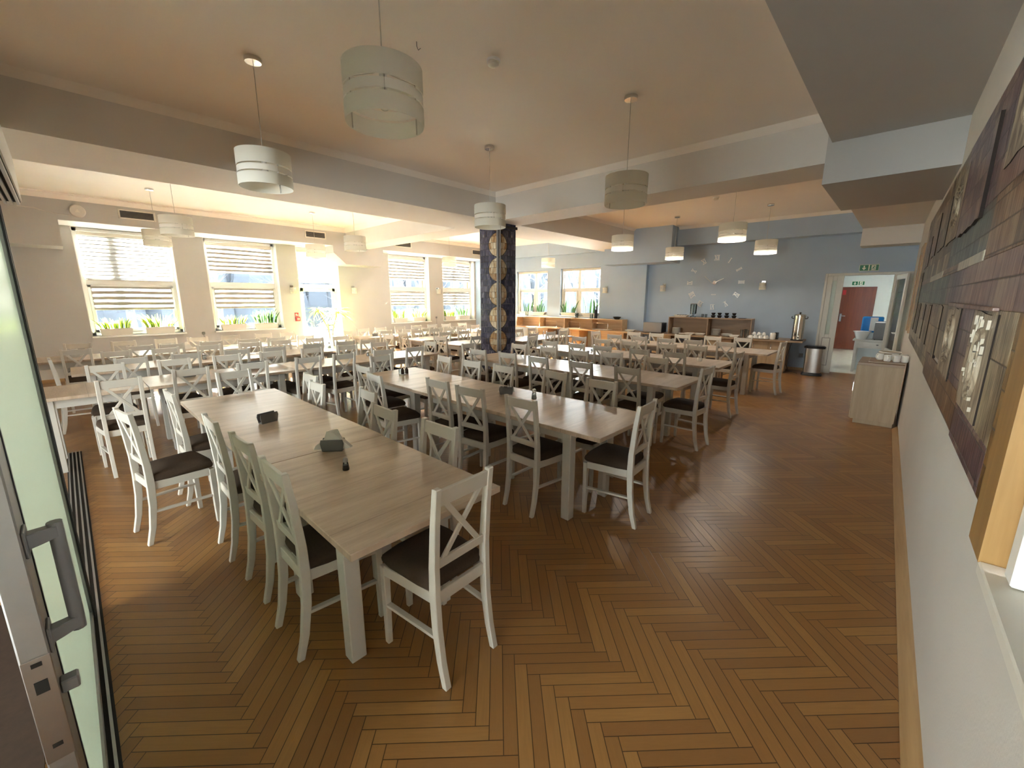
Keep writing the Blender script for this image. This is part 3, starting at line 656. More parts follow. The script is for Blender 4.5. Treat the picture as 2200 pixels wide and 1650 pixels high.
# ---------------------------------------------------------------- ceramic relief
t = thing('ceramic_relief', 'long glazed ceramic wall relief in violet, brown and ochre on the right wall', 'wall relief', (0, -.33, 0), AR)
t['group'] = 'ceramic wall relief'
del t['group']
def slab(name, x0, x1, z0, z1, p, m, wob=0):
    b = MB()
    if wob:
        n = max(3, int((x1-x0)/.12)); top = []; bot = []
        for k in range(n+1):
            xx = x0+(x1-x0)*k/n; top.append((xx, z1-random.random()*wob)); bot.append((xx, z0+random.random()*wob))
        b.prism(bot+list(reversed(top)), 0.001, p)
    else: b.box(x0, x1, .001, p, z0, z1)
    o = b.build(name, [m, M_['slab_shade']], t, bevel=0 if name == 'relief_slab' else .003)
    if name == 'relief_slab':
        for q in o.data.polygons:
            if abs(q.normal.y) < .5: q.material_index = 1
    return o
F = [('tile_field', 1.80, 2.08, 1.05, 1.68, .010, 'mF'), ('tile_field', 2.08, 2.95, 1.05, 1.22, .010, 'mA'), ('tile_field', 2.95, 5.2, 1.07, 1.27, .010, 'mB'),
     ('tile_field', 5.2, 9.0, 1.12, 1.30, .010, 'mE'), ('tile_field', 2.08, 3.0, 1.22, 1.68, .010, 'mE'), ('tile_field', 3.0, 3.42, 1.27, 1.68, .010, 'mA'),
     ('tile_field', 3.42, 9.0, 1.30, 1.68, .010, 'mE'), ('tile_field', 1.80, 3.6, 1.68, 1.905, .014, 'mD'), ('tile_field', 3.6, 4.5, 1.68, 1.90, .012, 'mA'),
     ('tile_field', 4.5, 9.0, 1.68, 1.90, .012, 'mC'), ('tile_field', 1.80, 3.08, 1.905, 2.20, .012, 'mB'), ('white_strip', 3.08, 4.07, 1.90, 1.955, .016, 'mW'),
     ('white_strip', 5.15, 6.5, 1.90, 1.955, .016, 'mW'), ('tile_field', 4.07, 5.15, 1.90, 1.955, .012, 'mB'), ('tile_field', 6.5, 9.0, 1.90, 1.955, .012, 'mD'),
     ('tile_field', 3.08, 4.9, 1.955, 2.20, .010, 'mC'), ('tile_field', 4.9, 9.0, 1.955, 2.20, .010, 'mE'), ('tile_field', 1.80, 3.2, 2.20, 2.38, .012, 'mD'),
     ('tile_field', 1.80, 3.2, 2.38, 2.84, .010, 'mA'), ('tile_field', 3.2, 4.9, 2.20, 2.84, .010, 'mA'), ('tile_field', 4.9, 9.0, 2.20, 2.83, .010, 'mE')]
for n_, x0, x1, z0, z1, p, m in F: slab(n_, x0, x1, z0, z1, p, M_[m])
Sl = [(2.37, 2.9, 1.23, 1.67, .024, 'mS'), (3.44, 4.05, 1.25, 1.67, .024, 'mS'), (4.52, 5.2, 1.27, 1.68, .022, 'mE'), (5.6, 6.0, 1.29, 1.67, .020, 'mS'),
      (6.4, 6.9, 1.28, 1.67, .020, 'mE'), (7.3, 7.8, 1.28, 1.67, .02, 'mS'), (8.1, 8.5, 1.29, 2.09, .025, 'mS'), (3.47, 4.5, 2.14, 2.68, .040, 'mA'),
      (2.25, 3.05, 2.30, 2.76, .026, 'mS'), (4.63, 5.5, 2.17, 2.70, .028, 'mS'), (5.6, 6.3, 2.19, 2.64, .028, 'mE'), (6.7, 7.3, 2.19, 2.64, .026, 'mB'), (7.6, 8.3, 2.12, 2.5, .024, 'mB')]
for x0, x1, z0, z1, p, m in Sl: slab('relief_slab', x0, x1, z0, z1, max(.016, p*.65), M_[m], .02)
# incised rings on the pale slabs
for cx_, cz_, rx, rz, y_ in ((2.6, 2.53, .20, .15, .026), (5.0, 2.45, .22, .16, .028), (3.72, 1.48, .16, .14, .024), (2.62, 1.45, .12, .15, .024)):
    b = MB()
    for q in (1, .6):
        b.tube([(cx_+rx*q*math.cos(a*PI/10), max(.016, y_*.65)+.003, cz_+rz*q*math.sin(a*PI/10)) for a in range(21)], .010, 5)
    b.build('raised_ring', M_['mS'], t)
b = MB()
for k in range(26):
    a, z = random.uniform(2.45, 2.85), random.uniform(1.26, 1.62); b.box(a, a+.012, .018, .028, z, z+random.uniform(.01, .04))
b.build('white_studs', M_['mW'], t)
b = MB(); x = 2.38; b.prism([(2.38, 1.675), (3.9, 1.675), (3.9, 1.70), (2.38, 1.69)], .014, .035); b.build('ledge', M_['mD'], t, bevel=.003)

# ---------------------------------------------------------------- mosaic column
c = thing('mosaic_column', 'square column clad in navy ceramic mosaic with a chain of ochre discs', 'column', (5.80, 5.80, 0))
MB().box(0, .5, 0, .5, 0, 3.12).build('tile_cladding', M_['col'], c)
b = MB().tube([(-.03, -.03, 0), (-.03, -.03, 3.05)], .026, 12); b.tube([(-.02, -.085, 0), (-.02, -.085, 3.0)], .014, 8)
b.build('corner_pipe', M_['grayp'], c, smooth=True)
MB().box(-.02, .52, -.03, -.005, 3.03, 3.08).build('top_bracket', M_['slot'], c)

# ================================================================ chairs
def make_chair():
    t = thing('dining_chair', 'x', 'chair')
    pw = M_['paintw']
    prof = [(-.060, 0), (-.030, .12), (-.008, .28), (0, .44), (-.002, .58), (-.018, .78), (-.040, .96)]
    dep = [.030, .036, .042, .046, .042, .036, .030]
    for s in (-1, 1):
        rings = []
        for (y, z), d_ in zip(prof, dep):
            xi = s*(.1365 if z < .45 else .1365); xo = s*.1685
            xs = sorted((xi, xo)); rings.append([(xs[0], y-d_/2, z), (xs[1], y-d_/2, z), (xs[1], y+d_/2, z), (xs[0], y+d_/2, z)])
        MB().sweep(rings).build('back_post', pw, t, bevel=.003)
    for s in (-1, 1):
        x = s*.178
        MB().sweep([[(x-.013, .345, 0), (x+.013, .345, 0), (x+.013, .375, 0), (x-.013, .375, 0)], [(x-.018, .34, .44), (x+.018, .34, .44), (x+.018, .378, .44), (x-.018, .378, .44)]]).build('front_leg', pw, t, bevel=.003)
    fr = MB()
    for s in (-1, 1): fr.sweep([[(s*.150-.010, .01, z) for z in (.395,)]+[(s*.150+.010, .01, .395), (s*.150+.010, .01, .455), (s*.150-.010, .01, .455)],
                                [(s*.183-.010, .345, .395), (s*.183+.010, .345, .395), (s*.183+.010, .345, .450), (s*.183-.010, .345, .450)]])
    fr.box(-.165, .165, .350, .372, .395, .448); fr.box(-.14, .14, -.010, .012, .395, .455)
    fr.build('seat_frame', pw, t, bevel=.003)
    # padded seat: a domed loft
    cu = MB(); rings = []
    def ring(f, z):
        out = []
        for (x, y) in ((-.162, .018), (-.08, .014), (.08, .014), (.162, .018), (.176, .10), (.190, .30), (.182, .372), (.10, .388), (-.10, .388), (-.182, .372), (-.190, .30), (-.176, .10)):
            out.append((x*f, .2+(y-.2)*f, z))
        return out
    for f, z in ((.95, .448), (1.0, .460), (1.01, .476), (.985, .492), (.90, .508), (.72, .519), (.40, .526)): rings.append(ring(f, z))
    cu.sweep(rings).build('seat', M_['seat'], t, smooth=True)
    yb = lambda z: -.002-(z-.58)*.1
    tr = MB(); tr.sweep([[(x, yb(z)-.0095, z) for z in (.872, .948)]+[(x, yb(z)+.0095, z) for z in (.948, .872)] for x in (-.138, 0, .138)])
    tr.build('top_rail', pw, t, bevel=.003)
    lr = MB(); lr.sweep([[(x, yb(z)-.009, z) for z in (.565, .612)]+[(x, yb(z)+.009, z) for z in (.612, .565)] for x in (-.138, .138)])
    lr.build('lower_rail', pw, t, bevel=.003)
    MB().bar((-.105, yb(.61), .606), (.105, yb(.875)+.003, .880), .012, .026, side=(0, 1, 0)).build('cross_slat', pw, t, bevel=.002)
    MB().bar((.105, yb(.61), .606), (-.105, yb(.875)-.003, .880), .012, .026, side=(0, 1, 0)).build('cross_slat', pw, t, bevel=.002)
    for s in (-1, 1): MB().bar((s*.153, -.005, .235), (s*.177, .352, .225), .016, .028).build('side_stretcher', pw, t, bevel=.002)
    return t
proto = make_chair(); used = [False]
rz = {'+Y': 0, '+X': -PI/2, '-X': PI/2, '-Y': PI}
vec = {'+Y': (0, 1), '+X': (1, 0), '-X': (-1, 0), '-Y': (0, -1)}
def chair(mx, my, face, label, group, turn=0.0):
    a = rz[face] + R(turn if turn else random.uniform(-2.5, 2.5))
    dx, dy = -math.sin(a), math.cos(a)
    loc = (mx+.040*dx, my+.040*dy, 0)
    if not used[0]:
        used[0] = True; proto.location = loc; proto.rotation_euler = (0, 0, a); proto['label'] = label; proto['group'] = group
    else: dup(proto, loc, a, label, group)
def row(items, face, side, tname, group, word):
    """items sorted so that the first is the one nearest 'word'"""
    n = len(items)
    for k, it in enumerate(items):
        mx, my = it[0], it[1]; turn = it[2] if len(it) > 2 else 0
        o = ORD[k]+' from the '+word
        chair(mx, my, face, 'white cross-back chair, %s on the %s side of the %s' % (o, side, tname), group, turn)
G1 = 'white cross-back chairs along the aisle tables'
TN = ['foreground table', 'second aisle table', 'third aisle table', 'fourth aisle table', 'fifth aisle table']
aisle = [
 ([(.555, 2.05), (.565, 2.60), (.54, 3.19), (.17, 3.82, 9), (.49, 4.33)], [(1.50, 2.02), (1.47, 2.63), (1.66, 3.22, -6), (1.50, 3.87), (1.62, 4.32)]),
 ([(2.34, 2.10), (2.33, 2.69, 6), (2.34, 3.17), (2.08, 3.89, -5), (2.25, 4.44)], [(3.42, 2.02), (3.50, 2.64, -8), (3.40, 3.31), (3.40, 3.87), (3.42, 4.44, -8)]),
 ([(4.28, 2.21, -6), (4.27, 2.83), (4.24, 3.49), (4.26, 4.08), (4.22, 4.66)], [(5.30, 2.32), (5.36, 3.02, 8), (5.23, 3.50), (5.24, 4.09), (5.24, 4.73)]),
 ([(5.99, 2.36), (5.98, 2.90), (5.97, 3.55), (6.0, 4.08), (5.98, 4.65)], [(7.12, 2.43, -8), (7.03, 2.91), (7.02, 3.61), (7.0, 4.16), (7.10, 4.76)]),
 ([(8.08, 2.26), (8.07, 2.84), (8.02, 3.36), (8.05, 3.93), (8.07, 4.51)], [(9.20, 2.27, -6), (9.13, 2.82), (9.12, 3.44), (9.05, 4.0), (9.0, 4.52)])]
for (l, r), tn in zip(aisle, TN):
    row(l, '+X', 'left', tn, G1, 'front'); row(r, '-X', 'right', tn, G1, 'front')
ends = [(1.08, 1.29, 2), (2.88, 1.30, 4), (4.90, 1.53, -4), (6.62, 1.66, -4), (8.78, 1.50, -5)]
for (x, y, tn_), tn in zip(ends, TN): chair(x, y, '+Y', 'white cross-back chair at the open front end of the '+tn, G1, tn_)
far = [(1.14, 5.14, 6), (2.86, 5.13, 3), (4.72, 5.45, 4), (6.49, 5.50, 5), (8.50, 5.25, -6)]
for (x, y, tn_), tn in zip(far, TN): chair(x, y, '-Y', 'white cross-back chair at the far back end of the '+tn, G1, tn_)
G2 = 'white cross-back chairs round the left hand tables'
LN = {'A': 'first left table', 'B': 'second left table', 'C': 'window table left', 'D': 'window table right', 'E': 'low middle table', 'F': 'column table', 'G': 'buffet table'}
left = {
 'A': ([(.26, 5.40, 3), (.86, 5.66), (1.46, 5.66), (2.12, 5.68), (2.60, 5.66, 4), (3.22, 5.68), (3.78, 5.68)], [(.23, 6.70), (.86, 6.68), (1.43, 6.68), (1.99, 6.68), (2.55, 6.67), (3.13, 6.68), (3.73, 6.72)]),
 'B': ([(.50, 7.25), (1.08, 7.28), (1.70, 7.30), (2.21, 7.27), (2.83, 7.30), (3.40, 7.32), (3.85, 7.31)], [(.43, 8.32), (.99, 8.30), (1.55, 8.32), (2.16, 8.33), (2.65, 8.32), (3.26, 8.33), (3.79, 8.35)]),
 'C': ([(.03, 8.98), (.75, 8.97), (1.16, 8.94), (1.72, 8.98), (2.30, 9.0), (2.80, 9.0), (3.34, 8.98)], [(.07, 10.12), (.64, 10.12), (1.23, 10.1), (1.72, 10.12), (2.28, 10.13), (2.88, 10.1), (3.38, 10.12)]),
 'D': ([(5.22, 9.02), (5.85, 9.05), (6.34, 9.03), (6.78, 9.0), (7.41, 9.03), (8.08, 9.03)], [(5.17, 10.07), (5.66, 10.06), (6.25, 10.07), (6.79, 10.08), (7.33, 10.06), (7.85, 10.08), (8.47, 10.07)]),
 'E': ([(5.93, 7.66), (6.51, 7.68), (7.1, 7.66)], [(5.88, 8.72), (6.40, 8.70), (6.85, 8.70), (7.30, 8.72)]),
 'F': ([(5.78, 6.40)], []),
 'G': ([(7.09, 5.98), (7.72, 5.97), (8.22, 5.98)], [(7.1, 7.1), (7.8, 7.08), (8.35, 7.1)])}
for k, (nr, fr_) in left.items():
    row(nr, '+Y', 'near', LN[k], G2, 'left'); row(fr_, '-Y', 'far', LN[k], G2, 'left')
chair(-.22, 7.78, '+X', 'white cross-back chair at the left end of the second left table beside the glass panel', G2, 3)
chair(4.45, 6.18, '-X', 'white cross-back chair at the right end of the first left table', G2, 2)
chair(4.60, 7.85, '-X', 'white cross-back chair at the right end of the second left table', G2, 8)
chair(5.14, 8.18, '+X', 'white cross-back chair at the left end of the low middle table', G2, 3)
chair(4.50, 9.50, '+X', 'white cross-back chair at the left end of the window table right', G2, 4)
chair(5.17, 6.85, '+X', 'white cross-back chair at the left end of the table by the column', G2, 15)
chair(8.98, 6.50, '-X', 'white cross-back chair at the right end of the table by the buffet', G2, -12)

# ================================================================ tables
def table(cx, cy, L, axis, label, group, w=.80, i0=.12, i1=.12, h=.78):
    """axis 'y': length runs away from the camera aisle"""
    t = thing('dining_table', label, 'table', (cx, cy, 0), PI/2 if axis == 'y' else 0, group)
    MB().box(-L/2, L/2, -w/2, w/2, h-.032, h).build('tabletop', M_['top'], t, bevel=.003)
    xa, xb = -L/2+i0, L/2-i1; q = .075; ya = w/2-.10
    a = MB().box(xa+q, xb-q, -ya-.0+.01, -ya+.03, h-.125, h-.033).box(xa+q, xb-q, ya-.03, ya-.01, h-.125, h-.033).box(xa+.02, xa+.045, -ya+q, ya-q, h-.125, h-.033).box(xb-.045, xb-.02, -ya+q, ya-q, h-.125, h-.033)
    a.build('apron', M_['legw'], t, bevel=.002)
    for x in (xa, xb-q):
        for y in (-ya, ya-q): MB().box(x, x+q, y, y+q, 0, h-.033).build('leg', M_['legw'], t, bevel=.004)
    return t
GT = 'oak topped dining tables in the dining hall'
def tpair(x0, x1, y0, ys, y1, name, j=.31):
    c = (x0+x1)/2
    table(c, (y0+ys)/2, ys-y0-.004, 'y', 'oak topped table, front part of the '+name, GT, x1-x0, j, .14)
    table(c+.012, (ys+y1)/2, y1-ys-.004, 'y', 'oak topped table, back part of the '+name, GT, x1-x0, .12 if y1-ys < 1.5 else .26, .12)
NM = ['foreground dining row', 'second dining row', 'third dining row', 'fourth dining row', 'fifth dining row']
tpair(.595, 1.392, 1.378, 2.545, 4.76, NM[0])
tpair(2.37, 3.195, 1.39, 3.66, 4.86, NM[1])
tpair(4.375, 5.18, 1.66, 2.87, 5.13, NM[2])
tpair(6.08, 6.90, 1.76, 2.98, 5.18, NM[3])
tpair(8.14, 8.98, 1.60, 3.3, 4.98, NM[4])
def trow(y0, y1, xs, name):
    for k in range(len(xs)-1):
        nm = ['left', 'middle', 'right'][k] if len(xs) == 4 else ['left', 'right'][k] if len(xs) == 3 else 'only'
        table((xs[k]+xs[k+1])/2, (y0+y1)/2, xs[k+1]-xs[k]-.004, 'x', ('oak topped table, %s part of the %s' % (nm, name)) if nm != 'only' else 'oak topped table standing as the '+name, GT, y1-y0, .14, .14)
trow(5.785, 6.58, [-.42, .50, 2.02, 4.345], 'first left row')
trow(7.40, 8.20, [-.06, 1.50, 3.0, 4.47], 'second left row')
trow(9.10, 9.93, [-.75, 1.40, 3.75], 'row under the two left windows')
trow(9.14, 9.94, [4.66, 6.6, 8.75], 'row under the two right windows')
trow(7.78, 8.58, [5.36, 7.66], 'low table between column and windows')
trow(6.46, 7.26, [5.35, 6.62], 'short table touching the mosaic column')
trow(6.10, 6.90, [6.85, 8.78], 'long table in front of the buffet')

# ================================================================ things on the tables
def napkin_holder(loc, rot, label, full=True, dark=True, s=1.0):
    t = thing('napkin_holder', label, 'napkin holder', loc, rot, 'napkin holders on the tables')
    m = M_['grayp'] if dark else M_['china']
    b = MB(); poly = [(-.062, .0), (.062, .0), (.072, .05), (.066, .075), (-.066, .075), (-.072, .05)]
    b.prism([(x*s, z*s) for x, z in poly], -.024*s, -.019*s); b.prism([(x*s, z*s) for x, z in poly], .019*s, .024*s); b.box(-.06*s, .06*s, -.024*s, .024*s, 0, .006)
    b.build('holder_body', m, t, bevel=.002)
    if full:
        p = MB()
        for k in range(5):
            y = (-.014+k*.007)*s; o = (k-2)*.006
            p.prism([(-.115*s, .018*s+o/2), (-.06*s, .012*s), (.06*s, .012*s), (.115*s, .02*s), (.05*s, .085*s), (.02*s+o, .128*s+o/2), (-.015*s+o, .13*s), (-.045*s, .08*s)], y-.002, y+.002)
        p.build('napkins', M_['tissue'], t)
    return t
def shaker(loc, label, salt=False, s=1.0, cat='shaker'):
    t = thing('glass_shaker', label, cat, loc, 0, 'salt and pepper shakers')
    MB().lathe([(1e-4, 0), (.021*s, 0), (.022*s, .008*s), (.017*s, .045*s), (.014*s, .06*s)], n=14).build('glass_body', M_['cup'], t, smooth=True)
    MB().lathe([(1e-4, .004), (.018*s, .004), (.015*s, .034*s), (1e-4, .034*s)], n=12).build('filling', M_['salt'] if salt else M_['pepper'], t, smooth=True)
    MB().lathe([(.016*s, .056*s), (.017*s, .062*s), (.015*s, .078*s), (.008*s, .085*s), (1e-4, .086*s)], n=14).build('metal_cap', M_['chrome'] if salt else M_['steelb'], t, smooth=True)
    return t
Z = .7805
napkin_holder((.95, 3.46, Z), R(15), 'empty grey napkin holder on the back part of the foreground table', False)
napkin_holder((1.03, 2.50, Z), R(-42), 'grey napkin holder with pointed white napkins on the foreground table')
shaker((.945, 2.15, Z), 'small glass shaker alone beside the seam of the foreground table', s=.85)
t = thing('cruet_set', 'cruet set with glass bottles and dark shakers on the second aisle table', 'cruet', (2.81, 4.50, Z))
MB().lathe([(1e-4, 0), (.062, 0), (.062, .008), (1e-4, .008)], n=20).tube([(0, 0, .008), (0, 0, .10)], .004, 6).build('stand', M_['steelb'], t, smooth=True)
for k, (dx, dy) in enumerate(((-.03, .025), (.03, .028), (-.03, -.028), (.03, -.028))):
    MB().lathe([(1e-4, .008), (.020, .008), (.020, .055), (.010, .072), (.010, .085), (1e-4, .086)], (dx, dy, 0), 12).build('bottle', M_['cup'] if k < 2 else M_['pepper'], t, smooth=True)
t = napkin_holder((2.90, 2.79, Z), R(-50), 'steel napkin holder with two crumpled napkins on the second aisle table', False)
b = MB()
for k, (a, hh) in enumerate(((-.05, .085), (.03, .10), (.055, .07))):
    b.prism([(a-.03, .02), (a+.03, .02), (a+.022, hh), (a, hh-.035), (a-.012, hh+.01)], -.012+k*.008, -.006+k*.008)
b.build('napkins', M_['tissue'], t)
shaker((2.94, 2.46, Z), 'tall glass shaker with dark cap on the second aisle table', True, 1.15)
t = thing('bowl', 'small white bowl on the third aisle table', 'bowl', (4.84, 2.40, Z))
MB().lathe([(1e-4, 0), (.025, 0), (.055, .028), (.062, .042), (.055, .04), (.02, .01), (1e-4, .008)], n=20).build('bowl_body', M_['china'], t, smooth=True)
def swan(loc, rot, label):
    t = thing('folded_napkin', label, 'napkin', loc, rot, 'folded napkins standing on tables')
    MB().lathe([(1e-4, 0), (.035, 0), (.042, .02), (.04, .05), (1e-4, .05)], n=14).build('napkin_cup', M_['china'], t, smooth=True)
    b = MB(); b.prism([(-.03, .04), (.03, .04), (.022, .085), (.012, .15), (0, .10), (-.026, .085)], -.006, .0); b.prism([(-.02, .04), (.035, .04), (.03, .10), (.005, .08), (-.02, .12)], .004, .01)
    b.build('napkin_tip', M_['tissue'], t)
swan((6.56, 2.19, Z), R(-40), 'white pointed napkin standing on the fourth aisle table')
shaker((8.57, 2.53, Z), 'white shaker on the fifth aisle table, left of two', True)
shaker((8.79, 2.30, Z), 'white shaker on the fifth aisle table, right of two', True)
napkin_holder((.92, 6.22, Z), R(10), 'dark empty napkin holder on the first left table, left of two', False)
napkin_holder((1.66, 6.30, Z), R(-12), 'dark empty napkin holder on the first left table, right of two', False, s=1.2)
shaker((1.38, 7.82, Z), 'glass shaker standing on the second left table', True, 1.3)
shaker((3.32, 6.36, Z), 'pale shaker at the right of the first left table', True)
shaker((3.42, 6.30, Z), 'black pepper shaker at the right of the first left table', False, 1.1)
napkin_holder((1.45, 9.62, Z), R(30), 'napkin holder with a crumpled white napkin under the second window', True, False)
napkin_holder((.02, 9.60, Z), R(-20), 'white napkin bundle at the left end of the window row', True, False)
shaker((3.36, 7.92, Z), 'clear glass shaker in the bright patch of the second left table', True, 1.3)
napkin_holder((5.25, 9.62, Z), R(-30), 'grey napkin holder with white napkins on the right window row')
t = thing('bread_basket', 'shallow round wicker basket on the low middle table', 'basket', (6.64, 8.21, Z))
MB().lathe([(1e-4, 0), (.07, 0), (.10, .05), (.092, .05), (.065, .008), (1e-4, .008)], n=20).build('basket_body', M_['wicker'], t, smooth=True)
napkin_holder((8.22, 6.55, Z), R(35), 'brown arched napkin holder on the table before the buffet', False, s=1.7)
shaker((6.45, 4.05, Z), 'glass shaker on the back part of the fourth aisle table', True, 1.1)
shaker((8.45, 7.8-3.9, Z), 'glass shaker on the back part of the fifth aisle table', True, 1.1)

# ================================================================ pendant lamps
def add_fill_light(parent, watts):  # fill light added inside pendants that hang switched off
    d = bpy.data.lights.new('pendant_fill_light', 'AREA'); o = bpy.data.objects.new('pendant_fill_light', d); COL.objects.link(o)
    d.shape = 'DISK'; d.size = .12; d.energy = watts; d.color = (1.0, .93, .82); o.location = (0, 0, -.90); o.parent = parent
def make_pendant():
    t = thing('pendant_lamp', 'x', 'pendant lamp')
    MB().lathe([(1e-4, 0), (.062, 0), (.064, -.012), (.060, -.032), (1e-4, -.034)], n=24).build('ceiling_rose', M_['chrome'], t, smooth=True)
    MB().tube([(0, 0, -.03), (0, 0, -.70)], .0035, 6).build('cord', M_['cord'], t)
    def band(z0, z1, r): return MB().lathe([(r, z0), (r, z1), (r-.004, z1), (r-.004, z0), (r, z0)], n=48)
    band(-.815, -.70, .205).build('upper_shade', M_['shade'], t, smooth=True)
    band(-.872, -.827, .203).build('middle_shade', M_['satin'], t, smooth=True)
    band(-.97, -.884, .205).build('lower_shade', M_['shade'], t, smooth=True)
    sp = MB()
    for a in range(3):
        c_, s_ = math.cos(a*2*PI/3), math.sin(a*2*PI/3)
        sp.tube([(0, 0, -.715), (.203*c_, .203*s_, -.715)], .002, 5); sp.box(-.002, .002, -.004, .004, -.965, -.705, T=Matrix.Translation((.199*c_, .199*s_, 0)))
    sp.build('wire_frame', M_['chrome'], t)
    MB().cyl((0, 0, 0), .019, -.79, -.70, 12).build('socket', M_['white'], t, smooth=True)
    MB().lathe([(1e-4, -.90), (.018, -.895), (.030, -.875), (.032, -.855), (.022, -.82), (.014, -.79)], n=16).build('bulb', M_['china'], t, smooth=True)
    return t
pend = make_pendant()
PL = [((1.33, 2.18), 'large drum pendant lamp nearest the camera, hanging above the foreground table'), ((1.33, 4.10), 'drum pendant lamp left of the largest one, above the foreground row'),
      ((3.98, 2.18), 'drum pendant lamp at upper right in the near ceiling bay'), ((3.99, 4.13), 'drum pendant lamp hanging in front of the mosaic column'),
      ((1.34, 8.15), 'front one of two overlapping pendants before the left window'), ((1.34, 10.03), 'rear one of two overlapping pendants before the left window'),
      ((4.13, 10.02), 'drum pendant lamp before the garden door blind'), ((4.12, 8.10), 'drum pendant lamp beside the crossing beam, right of the garden door'),
      ((7.55, 4.15), 'drum pendant lamp before the dark beam, left in the far bay'), ((7.55, 2.20), 'drum pendant lamp high above the wall clock in the far bay'),
      ((10.1, 4.17), 'drum pendant lamp before the blue ceiling block'), ((10.1, 2.27), 'rightmost drum pendant lamp, near the far doorway'),
      ((7.95, 9.95), 'small far pendant lamp between the two right windows'), ((10.2, 8.05), 'small far pendant lamp before the blue end wall')]
lamps = []
for k, ((x, y), lb) in enumerate(PL):
    z = 3.600
    o = pend if k == 0 else dup(pend, (x, y, z), 0, lb)
    lamps.append(o)
    o.location = (x, y, z); o['label'] = lb; o['group'] = 'drum pendant lamps'; o.rotation_euler = (0, 0, k*.7)

for k, o in enumerate(lamps):
    w_ = 0 if k < 4 else 2.6 if 8 <= k < 12 else 0
    if w_: add_fill_light(o, w_)

# smoke detectors
def detector(loc, label):
    t = thing('smoke_detector', label, 'smoke detector', loc, 0, 'ceiling smoke detectors')
    MB().lathe([(1e-4, 0), (.055, 0), (.055, -.018), (1e-4, -.018)], n=24).build('mount', M_['white'], t, smooth=True)
    MB().lathe([(.046, -.018), (.044, -.040), (.025, -.052), (1e-4, -.054)], n=24).build('sensor_head', M_['pot'], t, smooth=True)
detector((2.66, 2.70, 3.6), 'white smoke detector on the near ceiling right of the largest lamp')
detector((2.55, 8.55, 3.6), 'white smoke detector on the ceiling of the window bay')
detector((8.75, 2.9, 3.6), 'white smoke detector on the far ceiling bay')
t = thing('ceiling_hook', 'tiny wire hook on the near ceiling beside the smoke detector', 'hook', (2.10, 2.95, 3.6))
MB().tube([(0, 0, 0), (0, 0, -.03), (.02, .01, -.045), (.035, .0, -.03)], .003, 5).build('wire', M_['grayp'], t)

# wall lamps
def sconce(loc, rot, label):
    """local +x points out of the wall"""
    t = thing('wall_lamp', label, 'wall lamp', loc, rot, 'small drum wall lamps')
    MB().box(0, .018, -.045, .045, .10, .19).box(.018, .10, -.018, .018, .15, .168).build('chrome_bracket', M_['chrome'], t, bevel=.002)
    for z0, z1, m in ((.075, .135, 'shade'), (.045, .068, 'satin'), (-.03, .038, 'shade')):
        MB().lathe([(.075, z0), (.075, z1), (.072, z1), (.072, z0), (.075, z0)], (.105, 0, 0), 24).build('shade_band', M_[m], t, smooth=True)
    MB().cyl((.105, 0, 0), .012, .02, .15, 10).build('lamp_holder', M_['white'], t, smooth=True)
sconce((4.42, 12.55, 1.86), -PI/2, 'small drum wall lamp on the pier left of the garden door')
sconce((6.20, 12.55, 1.88), -PI/2, 'small drum wall lamp on the wall right of the garden door')
sconce((9.40, 12.55, 1.90), -PI/2, 'small drum wall lamp between the two right windows')
sconce(E(12.05, 6.86, 1.91), PI+AE, 'small drum wall lamp on the lit part of the blue wall')
sconce(E(12.22, 5.14, 1.95), PI+AE, 'small drum wall lamp left of the wall clock')
sconce(E(12.22, 2.66, 1.97), PI+AE, 'small drum wall lamp right of the wall clock')

# vents, bell, alarm, sockets on the window wall
def vent(x0, x1, z0, z1, label):
    t = thing('air_vent', label, 'air vent', ((x0+x1)/2, 11.748, (z0+z1)/2), 0, 'ventilation grilles in the window wall')
    w, h = (x1-x0)/2, (z1-z0)/2
    MB().box(-w, w, -.012, 0, -h, -h+.025).box(-w, w, -.012, 0, h-.025, h).box(-w, -w+.03, -.012, 0, -h, h).box(w-.03, w, -.012, 0, -h, h).build('frame', M_['pot'], t, bevel=.002)
    MB().box(-w+.02, w-.02, -.003, 0, -h+.02, h-.02).build('dark_opening', M_['slot'], t)
    b = MB(); n = 8
    for k in range(n): z = -h+.03+(2*h-.06)*(k+.5)/n; b.bar((-w+.03, -.007, z), (w-.03, -.007, z), .002, .008, side=(0, .7, .7))
    b.build('slats', M_['grayp'], t)
vent(1.02, 1.60, 3.27, 3.45, 'long ventilation grille above the leftmost window')
vent(4.60, 5.15, 3.27, 3.45, 'ventilation grille above the garden door')
vent(7.25, 7.86, 3.27, 3.45, 'ventilation grille partly behind the crossing beam')
vent(10.42, 10.98, 3.27, 3.45, 'ventilation grille just left of the mosaic column')
t = thing('alarm_bell', 'round white loudspeaker disc on the wall above the leftmost window', 'loudspeaker', (.45, 11.748, 3.32))
b = MB(); k = len(b.v); b.lathe([(1e-4, 0), (.115, 0), (.115, .02), (.10, .035), (1e-4, .035)], n=32)
b.v = [(x, -z, y) for x, y, z in b.v]; b.build('disc', M_['wallR'], t, smooth=True)
MB().prism([(-.035, -.025), (.035, -.025), (0, .035)], -.040, -.036).build('triangle_mark', M_['pot'], t)
t = thing('wall_cable', 'thin crooked cable running left from the round loudspeaker', 'cable', (0, 11.745, 0))
MB().tube([(.34, 0, 3.23), (.2, 0, 3.235), (.02, 0, 3.26), (-.1, 0, 3.30), (-.3, 0, 3.31)], .008, 6).build('cable', M_['wallR'], t, smooth=True)
t = thing('fire_alarm_point', 'red fire alarm call point with symbol plate left of the garden door', 'fire alarm', (4.49, 12.55, 1.10))
MB().box(-.055, .045, -.006, 0, .10, .20).build('symbol_plate', M_['red'], t)
